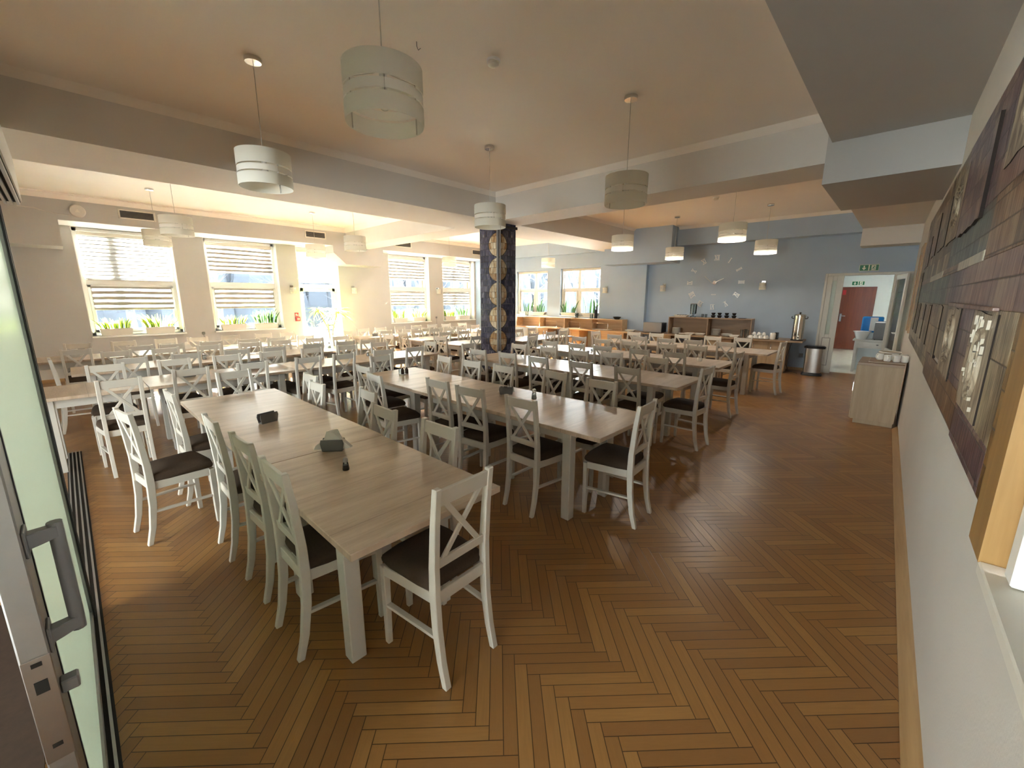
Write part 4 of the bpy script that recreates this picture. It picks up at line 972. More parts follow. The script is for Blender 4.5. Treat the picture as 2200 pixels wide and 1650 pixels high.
MB().box(-.035, -.02, -.008, -.006, .12, .175).box(-.01, .0, -.008, -.006, .12, .18).box(.01, .03, -.008, -.006, .12, .15).build('symbol', M_['signw'], t)
MB().box(-.05, .07, -.045, 0, -.03, .09).build('button_box', M_['red'], t, bevel=.004)
MB().box(-.01, .045, -.050, -.045, .005, .055).box(.003, .032, -.053, -.050, .016, .044, 1).build('press_window', [M_['signw'], M_['red']], t)
def plug(x, y, z, rot, label):
    t = thing('wall_plug', label, 'plug', (x, y, z), rot, 'plugs with cables')
    MB().box(-.03, .03, -.03, 0, -.03, .03).build('plug_body', M_['grayp'], t, bevel=.008)
    MB().tube([(0, -.01, -.03), (.01, -.012, -.25), (0, -.012, -z+.02)], .005, 6).build('cable', M_['grayp'], t)
plug(2.27, 12.55, .86, 0, 'grey plug with hanging cable between the two left windows')
plug(9.33, 12.55, 1.02, 0, 'dark plug with hanging cable between the two right windows')

# ================================================================ plants
def leafset(b, cx_, cy_, z0, n, hmin, hmax, wid, spread, sx=1.0, lean=.5):
    for k in range(n):
        px = cx_+random.uniform(-1, 1)*sx; py = cy_+random.uniform(-.05, .05)
        hh = random.uniform(hmin, hmax); a = random.uniform(0, 2*PI); ln = random.uniform(.1, 1)*lean*hh
        ox = (px-cx_)/max(sx, .01)*spread
        dx, dy = math.cos(a)*ln*.6+ox, math.sin(a)*ln*.5
        tw = random.uniform(0, PI); wx, wy = math.cos(tw), math.sin(tw)
        st = [(0, .7), (.3, 1.0), (.6, .9), (.85, .5), (1, .02)]; base = len(b.v)
        for f, ww in st:
            c_ = Vector((px+dx*f*f, py+dy*f*f, z0+hh*f*(1-.08*f)))
            hw = wid*ww*.5
            nn = Vector((-wy, wx, 0))*hw*.35
            for s_, u in ((-1, 0), (0, .5), (1, 1)):
                p = c_+Vector((wx, wy, 0))*hw*s_ + (nn if s_ else -nn*.5)
                b.uv[len(b.v)] = (u, f); b.v.append(tuple(p))
        for i in range(len(st)-1):
            for j in range(2):
                q = base+i*3+j; b.f.append((q, q+1, q+4, q+3)); b.mi.append(0)
def planter(x0, x1, y, z, label, lm, hmin, hmax, n=34, spread=.10, d=.16, ph=.15, wid=.035, rot=0, group='planters with snake plants'):
    cx_ = (x0+x1)/2; w = (x1-x0)/2
    t = thing('snake_plant_planter', label, 'potted plant', (cx_, y, z) if not rot else E(y, cx_, z), rot, group)
    rg = lambda w_, d_, z_: [(-w_, -d_, z_), (w_, -d_, z_), (w_, d_, z_), (-w_, d_, z_)]
    b = MB(); b.sweep([rg(w*.90, d*.40, 0), rg(w*.98, d*.48, ph-.02), rg(w, d*.5, ph-.02), rg(w, d*.5, ph)])
    po = b.build('planter_box', M_['pot'], t, bevel=.004)
    MB().box(-w*.94, w*.94, -d*.43, d*.43, ph-.01, ph+.004).build('soil', M_['soil'], t)
    b = MB(); leafset(b, 0, 0, ph, n, hmin, hmax, wid, spread, w*.88)
    b.build('leaves', lm, t, smooth=True)
    return t
Ys = 12.60
planter(.46, 1.00, Ys, .90, 'cream planter of short snake plants, left one on the leftmost sill', M_['leafY'], .12, .27, 44)
planter(1.20, 1.74, Ys, .90, 'cream planter of spreading snake plants, right one on the leftmost sill', M_['leafY'], .14, .36, 46, .14)
planter(2.66, 3.22, Ys, .90, 'cream planter of short green snake plants, left one on the second sill', M_['leafY'], .14, .27, 44)
planter(3.40, 3.98, Ys, .90, 'cream planter of tall dark snake plants, right one on the second sill', M_['leafD'], .2, .44, 44, .12)
planter(7.60, 8.10, Ys, .90, 'cream planter, left one on the sill right of the garden door', M_['leafY'], .16, .33, 38)
planter(8.34, 8.86, Ys, .90, 'cream planter with taller leaves, right one on the third sill', M_['leafY'], .18, .38, 40, .12)
planter(9.74, 10.24, Ys, .90, 'cream planter, left one on the sill beside the column', M_['leafY'], .16, .34, 38)
planter(10.42, 10.95, Ys, .90, 'cream planter with green leaves, right one on the sill beside the column', M_['leafD'], .18, .42, 40, .12)
RE = PI/2+AE
planter(9.18, 10.35, 12.10, 1.15, 'long cream planter with sparse snake plants in the narrow end window', M_['leafD'], .18, .58, 18, .06, .16, .10, .045, RE, 'planters in the end windows')
planter(7.95, 8.52, 12.10, 1.15, 'cream planter with leaning snake plants, left in the wide end window', M_['leafD'], .2, .50, 12, .16, .16, .10, .045, RE, 'planters in the end windows')
planter(7.16, 7.66, 12.10, 1.15, 'cream planter with tall thin leaves, right in the wide end window', M_['leafD'], .25, .80, 13, .12, .16, .10, .035, RE, 'planters in the end windows')
# big dracaena by the garden door
def rosette(b, c_, n, L, wid=.03):
    for k in range(n):
        a = random.uniform(0, 2*PI); e = random.uniform(-.2, 1.25); l = L*random.uniform(.7, 1.05); base = len(b.v)
        d_ = Vector((math.cos(a), math.sin(a), 0)); sd = Vector((-math.sin(a), math.cos(a), 0))
        for f, ww in ((0, .5), (.25, 1), (.5, 1), (.75, .7), (1, .03)):
            p = Vector(c_)+d_*l*f*math.cos(e*(1-.5*f))+Vector((0, 0, l*f*math.sin(e)-l*.65*f*f))
            for s_, u in ((-1, 0), (0, .5), (1, 1)):
                b.uv[len(b.v)] = (u, f); b.v.append(tuple(p+sd*wid*.5*ww*s_+Vector((0, 0, .004*abs(s_)))))
        for i in range(4):
            for j in range(2):
                q = base+i*3+j; b.f.append((q, q+1, q+4, q+3)); b.mi.append(0)
t = thing('dracaena_plant', 'large sunlit yellow green dracaena standing before the garden door', 'potted plant', (5.18, 12.05, 0))
MB().lathe([(1e-4, 0), (.15, 0), (.20, .34), (.215, .36), (.195, .36), (.185, .33), (1e-4, .33)], n=28).build('flower_pot', M_['pot'], t, smooth=True)
b = MB(); tips = [((0, 0, .33), (-.05, .0, .85), (-.28, .02, 1.35)), ((.02, 0, .33), (.08, 0, .8), (.22, -.02, 1.28)), ((0, .03, .33), (.0, .05, .65), (-.02, .06, .98))]
for p in tips: b.tube(p, [.022, .018, .014], 8)
b.build('stems', M_['wicker'], t, smooth=True)
b = MB(); rosette(b, tips[0][2], 46, .34); rosette(b, tips[1][2], 70, .52); rosette(b, tips[2][2], 44, .36)
b.build('leaves', M_['leafP'], t, smooth=True)

# ================================================================ buffet along the end wall (everything stands in the wall's turned frame)
def ething(name, label, cat, x0, y, z, group=None, turn=0):
    return thing(name, label, cat, E(x0, y, z), AE+turn, group)
t = ething('worktop', 'light plywood worktop under the end windows', 'worktop', 11.40, 0, .735)
t.location = (11.40, 0, .735)
MB().box(0, .64, 5.70, 9.97, 0, .036).build('board', M_['ply'], t, bevel=.002)
t = thing('worktop', 'brown laminate worktop running from the blue corner to the bin', 'worktop', (11.40, 0, .735), AE)
MB().box(0, .81, 1.58, 5.60, 0, .036).box(0, .64, 5.60, 5.695, 0, .036).build('board', M_['plyd'], t, bevel=.002)
def base_cabinet(y0, y1, m, label, doors=1):
    t = thing('base_cabinet', label, 'cabinet', (11.46, 0, 0), AE, 'base cabinets under the buffet worktops')
    MB().box(.018, .56, y0, y0+.018, .05, .733).box(.018, .56, y1-.018, y1, .05, .733).box(.018, .56, y0, y1, .05, .068).box(.54, .56, y0, y1, .05, .733).box(.05, .50, y0+.01, y1-.01, 0, .05).build('carcass', M_[m], t, bevel=.001)
    for k in range(doors):
        a, b_ = y0+(y1-y0)*k/doors+.003, y0+(y1-y0)*(k+1)/doors-.003
        dr = MB().box(0, .017, a, b_, .055, .730).build('door', M_[m], t, bevel=.001)
        MB().box(-.02, 0, b_-.06, b_-.045, .56, .66).build('handle', M_['chrome'], dr, bevel=.002)
    return t
base_cabinet(8.62, 9.02, 'ply', 'honey plywood base cabinet, left one of three under the light worktop')
base_cabinet(7.41, 7.78, 'ply', 'honey plywood base cabinet, middle one of three under the light worktop')
base_cabinet(5.92, 6.72, 'ply', 'wide honey plywood base cabinet, right one of three under the light worktop')
base_cabinet(4.55, 5.05, 'plyz', 'oak base cabinet under the toaster end of the brown worktop')
base_cabinet(3.05, 3.62, 'plyz', 'oak base cabinet under the middle of the brown worktop')
base_cabinet(1.88, 2.62, 'plyz', 'wide oak base cabinet beneath the steel urn end of the worktop', 2)
def open_shelf(y0, y1, x0, h, n, m, label, dpt=.36):
    t = thing('open_shelf', label, 'shelf', (x0, 0, .772), AE)
    th = .02
    MB().box(0, dpt, y0, y1, h-th, h).build('top_board', M_[m], t, bevel=.001)
    MB().box(dpt-.01, dpt, y0, y1, 0, h-th).build('back_panel', M_[m], t)
    for k in range(n+1):
        y = y0+(y1-y0-th)*k/n; MB().box(0, dpt-.01, y, y+th, 0, h-th).build('divider', M_[m], t, bevel=.001)
    return t
open_shelf(6.02, 10.02, 11.53, .33, 4, 'ply', 'long four bay plywood shelf unit on the light worktop')
open_shelf(2.68, 4.70, 11.60, .46, 2, 'plyd', 'two bay brown shelf unit on the dark worktop under the clock')
# clear acrylic covers on boards
for k, (ya, yb) in enumerate(((8.30, 8.88), (7.42, 7.90), (6.45, 7.02))):
    t = ething('serving_tray', 'steel framed serving tray in the %s bay of the long shelf unit' % ['second', 'third', 'fourth'][k], 'tray', 11.50, (ya+yb)/2, .773, 'serving trays in the long shelf unit')
    w = (yb-ya)/2
    MB().box(0.05, .33, -w, w, 0, .014).box(.055, .325, -w+.01, w-.01, .014, .02).build('tray_board', M_['pot'], t, bevel=.003)
    MB().tube([(.07, -w+.03, .015), (.07, -w+.03, .19), (.07, -w+.05, .205), (.07, w-.05, .205), (.07, w-.03, .19), (.07, w-.03, .015)], .006, 8).build('wire_hoop', M_['steel'], t, smooth=True)
t = ething('bowl', 'black bowl on top of the long plywood shelf unit', 'bowl', 11.70, 6.27, 1.103)
MB().lathe([(1e-4, 0), (.07, 0), (.125, .075), (.118, .075), (.06, .01), (1e-4, .01)], n=24).build('bowl_body', M_['blackg'], t, smooth=True)
t = ething('serving_dish', 'small pale dish on the worktop right of the long shelf unit', 'dish', 11.62, 5.78, .772)
rg = lambda a, b_, z: [(-a, -b_, z), (a, -b_, z), (a, b_, z), (-a, b_, z)]
MB().sweep([rg(.06, .10, 0), rg(.09, .15, .05), rg(.082, .14, .05), rg(.055, .095, .012)]).build('dish_body', M_['china'], t, bevel=.006)
t = ething('conveyor_toaster', 'steel box toaster with black side on the dark worktop', 'toaster', 11.52, 5.10, .772)
MB().box(0, .012, -.26, .26, .02, .29).build('front_panel', M_['steelb'], t, bevel=.003)
MB().box(.012, .36, -.27, .26, .02, .285).build('casing', M_['blackg'], t, bevel=.004)
MB().box(.02, .34, -.2, .2, .285, .292).box(.04, .07, -.22, -.18, 0, .02).box(.04, .07, .18, .22, 0, .02).box(.28, .31, -.22, -.18, 0, .02).box(.28, .31, .18, .22, 0, .02).build('feet_and_rack', M_['chrome'], t)
def plate(x0, y, z, r, label, group, first=[None]):
    if first[0] is None:
        t = ething('plate', label, 'plate', x0, y, z, group)
        MB().lathe([(1e-4, 0), (.06, 0), (.075, .004), (.115, .017), (.116, .021), (.075, .010), (.055, .006), (1e-4, .006)], n=28).build('plate_body', M_['china'], t, smooth=True)
        first[0] = t; t.scale = (r/.116,)*3; return t
    d_ = dup(first[0], E(x0, y, z), AE, label, group); d_.scale = (r/.116,)*3; return d_
pos_w = ['lowest', 'second', 'third', 'fourth', 'fifth', 'sixth', 'seventh', 'eighth', 'topmost']
for k in range(9): plate(11.74, 4.52, .772+k*.018, .115, 'white plate in the left stack under the shelf, %s%s' % (pos_w[k], '' if k in (0, 8) else ' from the bottom'), 'white plates stacked in the left shelf bay')
for k in range(9): plate(11.76, 3.51, .772+k*.019, .115, 'white plate in the tall right stack under the shelf, %s%s' % (pos_w[k], '' if k in (0, 8) else ' from the bottom'), 'white plates stacked in the right shelf bay')
for k in range(4): plate(11.74, 3.24, .772+k*.014, .13, 'wide white plate in the low stack beside the tall one, %s%s' % (['lowest', 'second', 'third', 'topmost'][k], ' from the bottom' if k in (1, 2) else ''), 'wide white plates in the low stack')
def dish(x0, y, z, a, b_, label, m='china', h=.05, turn=0, group=None):
    t = ething('serving_dish', label, 'dish', x0, y, z, group, turn)
    MB().sweep([rg(a*.7, b_*.7, 0), rg(a, b_, h), rg(a*.93, b_*.93, h), rg(a*.65, b_*.65, .01)]).build('dish_body', M_[m], t, bevel=.005)
    return t
dish(11.62, 4.30, .772, .10, .10, 'pale folded cloth dish beside the left plate stack', 'pot', .03, .3)
dish(11.60, 4.10, .772, .08, .12, 'pale green tinted oblong dish in the left shelf bay', 'china', .05, -.2)
dish(11.66, 3.86, .772, .08, .13, 'pale oblong dish next to the shelf divider', 'pot', .05, .1)
dish(11.60, 3.03, .772, .07, .12, 'white boat shaped dish at the right end of the shelf', 'china', .055)
# on top of the two-bay shelf
t = dish(11.76, 4.42, 1.233, .10, .19, 'long pale tray of dark spoons on top of the brown shelf', 'pot', .05)
for k in range(4): MB().box(-.05, .05, -.14+k*.07, -.10+k*.07, .05, .062).build('dark_item', M_['blackg'], t, bevel=.003)
t = ething('juice_dispenser', 'tall clear juice dispenser on top of the brown shelf', 'dispenser', 11.76, 4.12, 1.233)
MB().lathe([(1e-4, 0), (.075, 0), (.07, .02), (.03, .04), (.03, .075), (.075, .09), (1e-4, .092)], n=24).build('base', M_['cup'], t, smooth=True)
MB().lathe([(1e-4, .092), (.078, .092), (.084, .34), (.080, .34), (.074, .098), (1e-4, .098)], n=28).build('clear_tank', M_['cup'], t, smooth=True)
MB().lathe([(.086, .34), (.07, .358), (1e-4, .36)], n=24).build('lid', M_['steelb'], t, smooth=True)
MB().cyl((0, 0, 0), .014, .12, .33, 12).build('cooling_core', M_['grayp'], t, smooth=True)
MB().box(-.12, -.07, -.012, .012, .06, .085).box(-.13, -.112, -.008, .008, .04, .11).build('tap', M_['chrome'], t, bevel=.003)
for k, y in enumerate((3.88, 3.80)):
    t = ething('drinking_glass', 'small clear glass on the brown shelf, %s of two' % ['left', 'right'][k], 'glass', 11.78, y, 1.233, 'small glasses on the brown shelf')
    MB().lathe([(1e-4, 0), (.025, 0), (.030, .09), (.027, .09), (.022, .006), (1e-4, .006)], n=16).build('glass_body', M_['cup'], t, smooth=True)
for k, y in enumerate((3.62, 3.47, 3.30, 3.13)):
    nm = ['leftmost', 'second', 'third', 'rightmost'][k]
    for j, (z, r) in enumerate(((1.233, .058), (1.300, .05))):
        t = ething('black_cup', 'black cup in the %s black pair on the brown shelf, %s' % (nm, ['lower', 'upper turned over'][j]), 'cup', 11.78, y, z, 'black cups on the brown shelf')
        MB().lathe([(1e-4, 0), (r*.6, 0), (r, .05), (r, .062), (r*.92, .062), (r*.5, .008), (1e-4, .008)], n=18).build('cup_body', M_['blackg'], t, smooth=True)
t = ething('flat_tray', 'flat black tray at the right end of the brown shelf top', 'tray', 11.77, 2.93, 1.233)
MB().box(-.08, .08, -.08, .08, 0, .012).build('tray_body', M_['blackg'], t, bevel=.004)
# glasses, cup tray, canister, urn
for k, (y, x0, h) in enumerate(((2.86, 11.56, .20), (2.79, 11.62, .21), (2.735, 11.56, .20))):
    t = ething('tall_glass', 'tall clear glass left of the cup tray, %s of three' % ['left', 'middle', 'right'][k], 'glass', x0, y, .772, 'tall glasses beside the cup tray')
    MB().lathe([(1e-4, 0), (.026, 0), (.032, h), (.029, h), (.023, .008), (1e-4, .008)], n=18).build('glass_body', M_['cup'], t, smooth=True)
t = ething('cup_tray', 'white square tray carrying rows of upturned cups', 'tray', 11.62, 2.50, .772)
MB().sweep([rg(.14, .20, 0), rg(.17, .235, .018), rg(.16, .225, .018), rg(.13, .19, .006)]).build('tray_body', M_['china'], t, bevel=.003)
cupb = [None]
def cup(x0, y, z, label, group, turn=0, up=False):
    if cupb[0] is None:
        t = ething('teacup', label, 'cup', x0, y, z, group, turn)
        MB().lathe([(.044, 0), (.045, .01), (.040, .045), (.024, .066), (.022, .072), (1e-4, .072)], n=22).build('cup_body', M_['china'], t, smooth=True)
        MB().tube([(.040, 0, .015), (.062, 0, .018), (.068, 0, .035), (.058, 0, .05), (.036, 0, .05)], .005, 8).build('handle', M_['china'], t, smooth=True)
        cupb[0] = t; return t
    return dup(cupb[0], E(x0, y, z), AE+turn, label, group)
rws = ['front', 'second', 'third']
for i in range(3):
    for j in range(4):
        cup(11.52+i*.095, 2.66-j*.105, .779, 'upturned white cup on the tray, %s row, %s from the left' % (rws[i] if i < 2 else 'back', ORD[j]), 'upturned white cups on the cup tray', random.uniform(2, 4))
for j in range(3): cup(11.66, 2.61-j*.105, .852, 'upturned white cup in the upper layer of the tray, %s from the left' % ORD[j], 'upturned white cups on the cup tray', random.uniform(2, 4))
t = ething('canister', 'white canister with dark label between the cup tray and steel urn', 'canister', 11.58, 2.20, .772)
MB().lathe([(1e-4, 0), (.055, 0), (.062, .02), (.062, .13), (.052, .155), (1e-4, .158)], n=24).build('canister_body', M_['china'], t, smooth=True)
t = ething('dark_box', 'narrow black box behind the white canister', 'box', 11.72, 2.16, .772)
MB().box(-.04, .04, -.05, .03, 0, .16).build('box_body', M_['blackg'], t, bevel=.004)
t = ething('spoon_rest', 'small cluster of spoons lying left of the steel urn', 'cutlery', 11.60, 1.98, .772)
for k in range(4): MB().bar((-.05, -.03+k*.02, .01+k*.004), (.06, -.05+k*.03, .03), .008, .004).build('spoon', M_['steel'], t)
t = ething('water_urn', 'tall polished steel hot water urn with black lid knob', 'urn', 11.66, 1.73, .772)
MB().lathe([(1e-4, 0), (.125, 0), (.125, .02), (.112, .03)], n=36).build('black_base', M_['blackg'], t, smooth=True)
MB().lathe([(.113, .02), (.113, .56), (.118, .565), (.118, .58), (.112, .585)], n=40).build('steel_body', M_['steel'], t, smooth=True)
MB().lathe([(.116, .582), (.10, .60), (1e-4, .612)], n=36).build('lid', M_['steel'], t, smooth=True)
MB().lathe([(1e-4, .61), (.014, .61), (.020, .635), (.018, .645), (1e-4, .647)], n=16).build('lid_knob', M_['blackg'], t, smooth=True)
for s in (-1, 1): MB().tube([(0, s*.113, .50), (0, s*.15, .51), (0, s*.155, .535), (0, s*.14, .55)], .009, 8).build('side_handle', M_['blackg'], t, smooth=True)
MB().box(-.135, -.11, -.045, -.005, .03, .12).build('control_panel', M_['china'], t, bevel=.004)
k_ = MB(); k_.tube([(-.14, -.028, .075), (-.155, -.028, .075)], .016, 12); k_.box(-.16, -.11, .035, .055, .13, .15); k_.box(-.165, -.145, .037, .053, .10, .19); k_.build('tap_and_dial', M_['blackg'], t, smooth=False)
t = thing('power_cable', 'black power cable hanging from the urn end of the worktop', 'cable', (11.45, 0, 0), AE)
MB().tube([(.10, 1.80, .735), (.08, 1.82, .6), (.08, 1.86, .4), (.10, 1.86, .2), (.14, 1.80, .08), (.16, 1.72, .03), (.2, 1.62, .012)], .006, 8).build('cable', M_['dark'], t, smooth=True)
t = thing('socket', 'small wall socket low on the blue wall behind the cable', 'socket', E(12.215, 1.68, .38), AE)
MB().box(-.012, 0, -.04, .04, -.04, .04).build('cover', M_['grayp'], t, bevel=.004)
# pedal bin
t = thing('pedal_bin', 'tall grey steel pedal bin with black lid beside the far doorway', 'bin', (11.55, 1.36, 0), AE)
rr = lambda a, b_, z, n=20, p=3.5: [(a*abs(math.cos(2*PI*k/n))**(2/p)*(1 if math.cos(2*PI*k/n) > 0 else -1), b_*abs(math.sin(2*PI*k/n))**(2/p)*(1 if math.sin(2*PI*k/n) > 0 else -1), z) for k in range(n)]
MB().sweep([rr(.15, .20, 0), rr(.15, .20, .03), rr(.125, .165, .07)]).build('base', M_['dark'], t, smooth=True)
MB().sweep([rr(.125, .165, .05), rr(.13, .172, .62)]).build('steel_body', M_['steelb'], t, smooth=True)
MB().sweep([rr(.145, .20, .62), rr(.148, .205, .655), rr(.13, .18, .675)]).build('lid', M_['blackg'], t, smooth=True)
MB().box(-.20, -.14, -.03, .03, .008, .028).build('pedal', M_['dark'], t, bevel=.004)

# things beside the end windows
def gls(x0, y, z, r, h, label, cat='glass'):
    t = ething('glass_vase', label, cat, x0, y, z, 'glassware on the long shelf unit')
    MB().lathe([(1e-4, 0), (r, 0), (r*1.1, h), (r, h), (r*.9, .01), (1e-4, .01)], n=20).build('glass_body', M_['cup'], t, smooth=True)
gls(11.68, 7.66, 1.103, .055, .16, 'wide clear glass jar on the shelf unit between planters')
gls(11.68, 7.12, 1.103, .05, .14, 'clear glass jar at the right end of the wide window')
gls(11.72, 9.70, 1.103, .045, .17, 'clear glass jar before the narrow end window')
t = ething('fruit_water_jar', 'tall glass jar with dark contents at the right of the wide end window', 'jar', 11.70, 6.98, 1.103)
MB().lathe([(1e-4, 0), (.045, 0), (.05, .30), (.03, .36), (.03, .38), (1e-4, .38)], n=20).build('glass_body', M_['cup'], t, smooth=True)
MB().cyl((0, 0, 0), .035, .015, .27, 14).build('dark_contents', M_['pepper'], t, smooth=True)

# ---------------------------------------------------------------- wall clock of loose roman numerals
t = thing('wall_clock', 'large wall clock of separate silver roman numerals on the blue wall', 'clock', E(12.215, 3.80, 2.14), AE)
STR = {1: 'I', 2: 'II', 3: 'III', 4: 'IV', 5: 'V', 6: 'VI', 7: 'VII', 8: 'VIII', 9: 'IX', 10: 'X', 11: 'XI', 12: 'XII'}
def numeral(txt, ang, rad):
    b = MB(); H = .125; wd = {'I': .026, 'V': .072, 'X': .072}; tot = sum(wd[c] for c in txt); x = -tot/2
    k = len(b.v)
    def st(p, q, w=.016): b.bar((p[0], 0, p[1]), (q[0], 0, q[1]), w, .008, side=(q[1]-p[1], 0, -(q[0]-p[0])))
    for c in txt:
        w = wd[c]; m = x+w/2
        if c == 'I': st((m, -H/2), (m, H/2), .014)
        elif c == 'V': st((x+.008, H/2), (m, -H/2), .019); st((x+w-.008, H/2), (m, -H/2), .010)
        else: st((x+.008, H/2), (x+w-.008, -H/2), .019); st((x+w-.008, H/2), (x+.008, -H/2), .010)
        x += w
    st((-tot/2-.004, H/2), (tot/2+.004, H/2), .010); st((-tot/2-.004, -H/2), (tot/2+.004, -H/2), .010)
    # local x of the numeral runs clockwise; viewed from the room the wall's -Y is to the right
    out = []
    for X_, Y_, Z_ in b.v:
        zz = Z_+rad; c_, s_ = math.cos(ang), math.sin(ang)
        rx = X_*c_+zz*s_; rz_ = -X_*s_+zz*c_
        out.append((-.012-Y_, -rx, rz_))
    b.v = out
    b.build('numeral', M_['silver'], t)
for k in range(1, 13): numeral(STR[k], k*PI/6, .64)
hb = MB(); k = len(hb.v); hb.lathe([(1e-4, 0), (.055, 0), (.05, .02), (1e-4, .03)], n=20)
hb.v = [(-z, x, y) for x, y, z in hb.v]; hb.build('hub', M_['chrome'], t, smooth=True)
a = -R(57); MB().bar((-.03, -.05*math.sin(a), -.05*math.cos(a)), (-.03, -.31*math.sin(a), .31*math.cos(a)), .010, .003, side=(0, math.cos(a), math.sin(a))).build('minute_hand', M_['chrome'], t)
a = R(65); MB().bar((-.024, .04*math.sin(a), -.04*math.cos(a)), (-.024, -.24*math.sin(a), .24*math.cos(a)), .016, .003, side=(0, math.cos(a), -math.sin(a))).build('hour_hand', M_['chrome'], t)
b = MB()
for k in range(4): b.box(-.014, -.004, -.05+k*.03, -.035+k*.03, -.325, -.30)
b.build('small_letter_marks', M_['china'], t)

# ---------------------------------------------------------------- cabinet against the relief wall
t = thing('sideboard', 'oak laminate sideboard standing against the relief wall', 'cabinet', (7.44, .02, 0), 0)
MB().box(0, .78, -.13, .335, .06, .825).build('body', M_['plyz'], t, bevel=.002)
MB().box(.02, .76, -.12, .30, 0, .06).build('plinth', M_['plyz'], t)
MB().box(-.005, .79, -.132, .345, .825, .86).build('top_board', M_['plyd'], t, bevel=.002)
MB().box(.01, .385, .336, .352, .07, .82).box(.395, .77, .336, .352, .07, .82).build('doors', M_['plyz'], t, bevel=.002)
MB().box(.33, .34, .352, .375, .40, .52).box(.44, .45, .352, .375, .40, .52).build('handles', M_['chrome'], t)
t = thing('mug_tray', 'dark flat tray under the white mugs on the sideboard', 'tray', (7.52, .06, .861))
MB().box(0, .45, -.18, .20, 0, .022).build('tray_body', M_['plyd'], t, bevel=.004)
mug0 = None
ml = [((7.60, .075), 3.4, 'front left'), ((7.60, -.02), 1.2, 'front middle'), ((7.62, -.10), 1.6, 'front right'), ((7.74, .155), 2.4, 'leftmost with its handle to the left'), ((7.76, .0), 1.5, 'back middle'), ((7.78, -.09), 1.0, 'back right')]
for k, ((x, y), tn_, w_) in enumerate(ml):
    lb = 'white mug on the sideboard tray, '+w_
    if mug0 is None:
        mug0 = thing('mug', lb, 'mug', (x, y, .884), tn_, 'white mugs on the sideboard tray')
        MB().lathe([(1e-4, .0), (.030, 0), (.038, .008), (.040, .088), (.037, .090), (.035, .012), (1e-4, .010)], n=24).build('mug_body', M_['china'], mug0, smooth=True)
        MB().tube([(.036, 0, .075), (.058, 0, .074), (.064, 0, .05), (.056, 0, .025), (.036, 0, .022)], .006, 8).build('handle', M_['china'], mug0, smooth=True)
    else: dup(mug0, (x, y, .884), tn_, lb)
t = thing('bread_basket', 'round wicker basket with a folded edge behind the mugs', 'basket', (8.02, .06, .861))
MB().lathe([(1e-4, 0), (.08, 0), (.13, .11), (.122, .11), (.075, .01), (1e-4, .01)], n=24, sy=.9).build('basket_body', M_['wicker'], t, smooth=True)
MB().lathe([(.132, .098), (.14, .11), (.134, .122), (.122, .112)], n=24, sy=.9).build('pale_rim', M_['pot'], t, smooth=True)

# ---------------------------------------------------------------- hallway furniture
t = thing('hall_table', 'white painted table with a drawer in the hallway beyond the far doorway', 'table', (12.80, .38, 0))
MB().box(0, .55, -.42, .42, .745, .78).build('tabletop', M_['paintw'], t, bevel=.004)
MB().box(.03, .52, -.38, .38, .58, .745).build('apron', M_['paintw'], t, bevel=.002)
dr = MB().box(.012, .03, -.30, .22, .61, .725).build('drawer', M_['paintw'], t, bevel=.003)
MB().box(0, .012, -.06, -.02, .655, .68).build('knob', M_['grayp'], dr)
for x in (.03, .46):
    for y in (-.38, .32): MB().sweep([[(x, y, 0), (x+.05, y, 0), (x+.05, y+.05, 0), (x, y+.05, 0)], [(x, y, .6), (x+.06, y, .6), (x+.06, y+.06, .6), (x, y+.06, .6)]]).build('leg', M_['paintw'], t, bevel=.002)
t = thing('plastic_basin', 'white oval plastic basin on the hallway table', 'basin', (12.98, .66, .781))
MB().lathe([(1e-4, 0), (.11, 0), (.17, .17), (.19, .175), (.19, .185), (.165, .18), (.10, .008), (1e-4, .008)], n=28, sy=.9).build('basin_body', M_['china'], t, smooth=True)
t = thing('microwave_oven', 'dark grey box oven on the hallway table beside the basin', 'oven', (12.90, .30, .781))
MB().box(0, .38, -.15, .15, .012, .42).build('casing', M_['grayp'], t, bevel=.004)
MB().box(.03, .06, -.13, -.1, 0, .012).box(.03, .06, .1, .13, 0, .012).box(.32, .35, -.13, -.1, 0, .012).box(.32, .35, .1, .13, 0, .012).build('feet', M_['dark'], t)
MB().box(-.004, 0, -.145, .145, .40, .415).build('top_edge', M_['steelb'], t)
t = thing('water_container', 'blue plastic water container with a paper label behind the grey oven in the hallway', 'container', (13.50, .52, 0))
MB().box(-.20, .22, -.26, .24, 0, .92).build('stand', M_['hall'], t, bevel=.01)
MB().box(-.12, .12, -.20, .20, .92, 1.30).build('container_body', M_['bluej'], t, bevel=.035, seg=3, smooth=True)
MB().box(-.126, -.119, -.10, .04, .96, 1.28).build('paper_label', M_['tissue'], t)

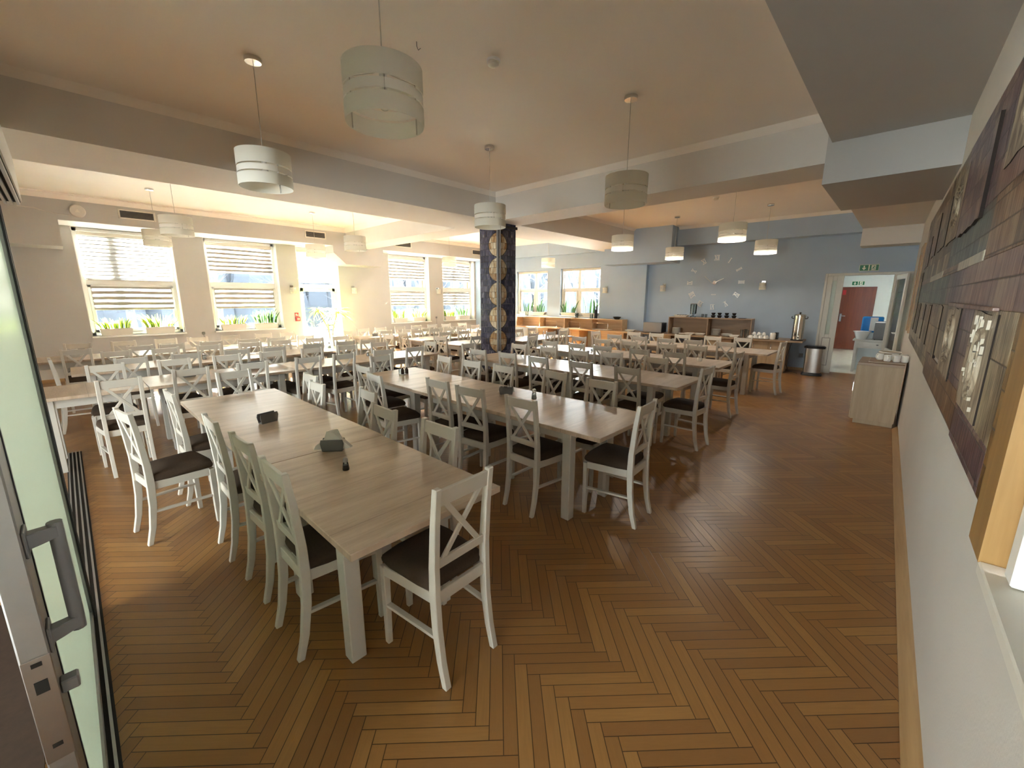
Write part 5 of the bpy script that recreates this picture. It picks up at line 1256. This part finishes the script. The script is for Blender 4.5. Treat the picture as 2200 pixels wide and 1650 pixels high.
# ================================================================ outside
struct(MB().box(-60, 90, 13.0, 90, -.5, -.35).box(12.9, 90, -60, 13.0, -.5, -.35), 'trim_23', M_['snow'])
tree0 = None
def make_tree():
    t = thing('bare_tree', 'x', 'tree')
    MB().tube([(0, 0, 0), (.05, .02, 2.0), (-.05, .0, 4.5), (.08, .05, 7.5), (0, 0, 11)], [.17, .14, .12, .08, .03], 8).build('trunk', M_['wood'], t, smooth=True)
    b = MB()
    for k in range(46):
        z = random.uniform(1.4, 10); a = random.uniform(0, 2*PI); L = random.uniform(.7, 1.4)*(1-.04*z); up = random.uniform(.2, .9)
        p0 = Vector((0, 0, z)); p1 = p0+Vector((math.cos(a)*L*.5, math.sin(a)*L*.5, up*L*.4)); p2 = p0+Vector((math.cos(a+.2)*L, math.sin(a+.2)*L, up*L))
        b.tube([p0, p1, p2], [.035, .022, .008], 5)
        for j in range(4):
            f = random.uniform(.3, .9); q = p1+(p2-p1)*f if f > .5 else p0+(p1-p0)*f*2; aa = a+random.uniform(-1.2, 1.2)
            b.tube([q, q+Vector((math.cos(aa)*.6, math.sin(aa)*.6, random.uniform(.1, .6)))], [.012, .004], 4)
    b.build('branches', M_['wood'], t)
    return t
tree0 = make_tree(); tree0['group'] = 'bare trees outside the windows'
k = 0
lab = 'bare winter tree in the yard seen through the windows'
for i in range(20):
    x = -9+(i % 10)*3.1+(1.5 if i > 9 else 0)+random.uniform(-.15, .15); y = 19.5 if i < 10 else 23.5
    if k == 0: tree0.location = (x, y, -.4); tree0['label'] = lab
    else: dup(tree0, (x, y, -.4), random.uniform(0, 6), lab)
    k += 1
for i in range(7):
    dup(tree0, (19.5+(i % 2)*4, 3+i*2.2, -.4), random.uniform(0, 6), 'bare winter tree outside the end windows', 'bare trees beyond the end windows')
# dense woodland behind the yard
b = MB()
for k in range(620):
    x = random.uniform(-34, 48); y = random.uniform(27, 36); r = random.uniform(.8, 1.6); h = random.uniform(3.2, 6.4)+(y-27)*.12
    b.lathe([(r, 0), (r*.9, h*.3), (r*.6, h*.65), (.03, h)], (x, y, -.4), 7)
o = b.build('distant_woodland', M_['cushY']); o['kind'] = 'stuff'; tag(o, 'dark blue green woodland edge beyond the yard outside', 'woodland')
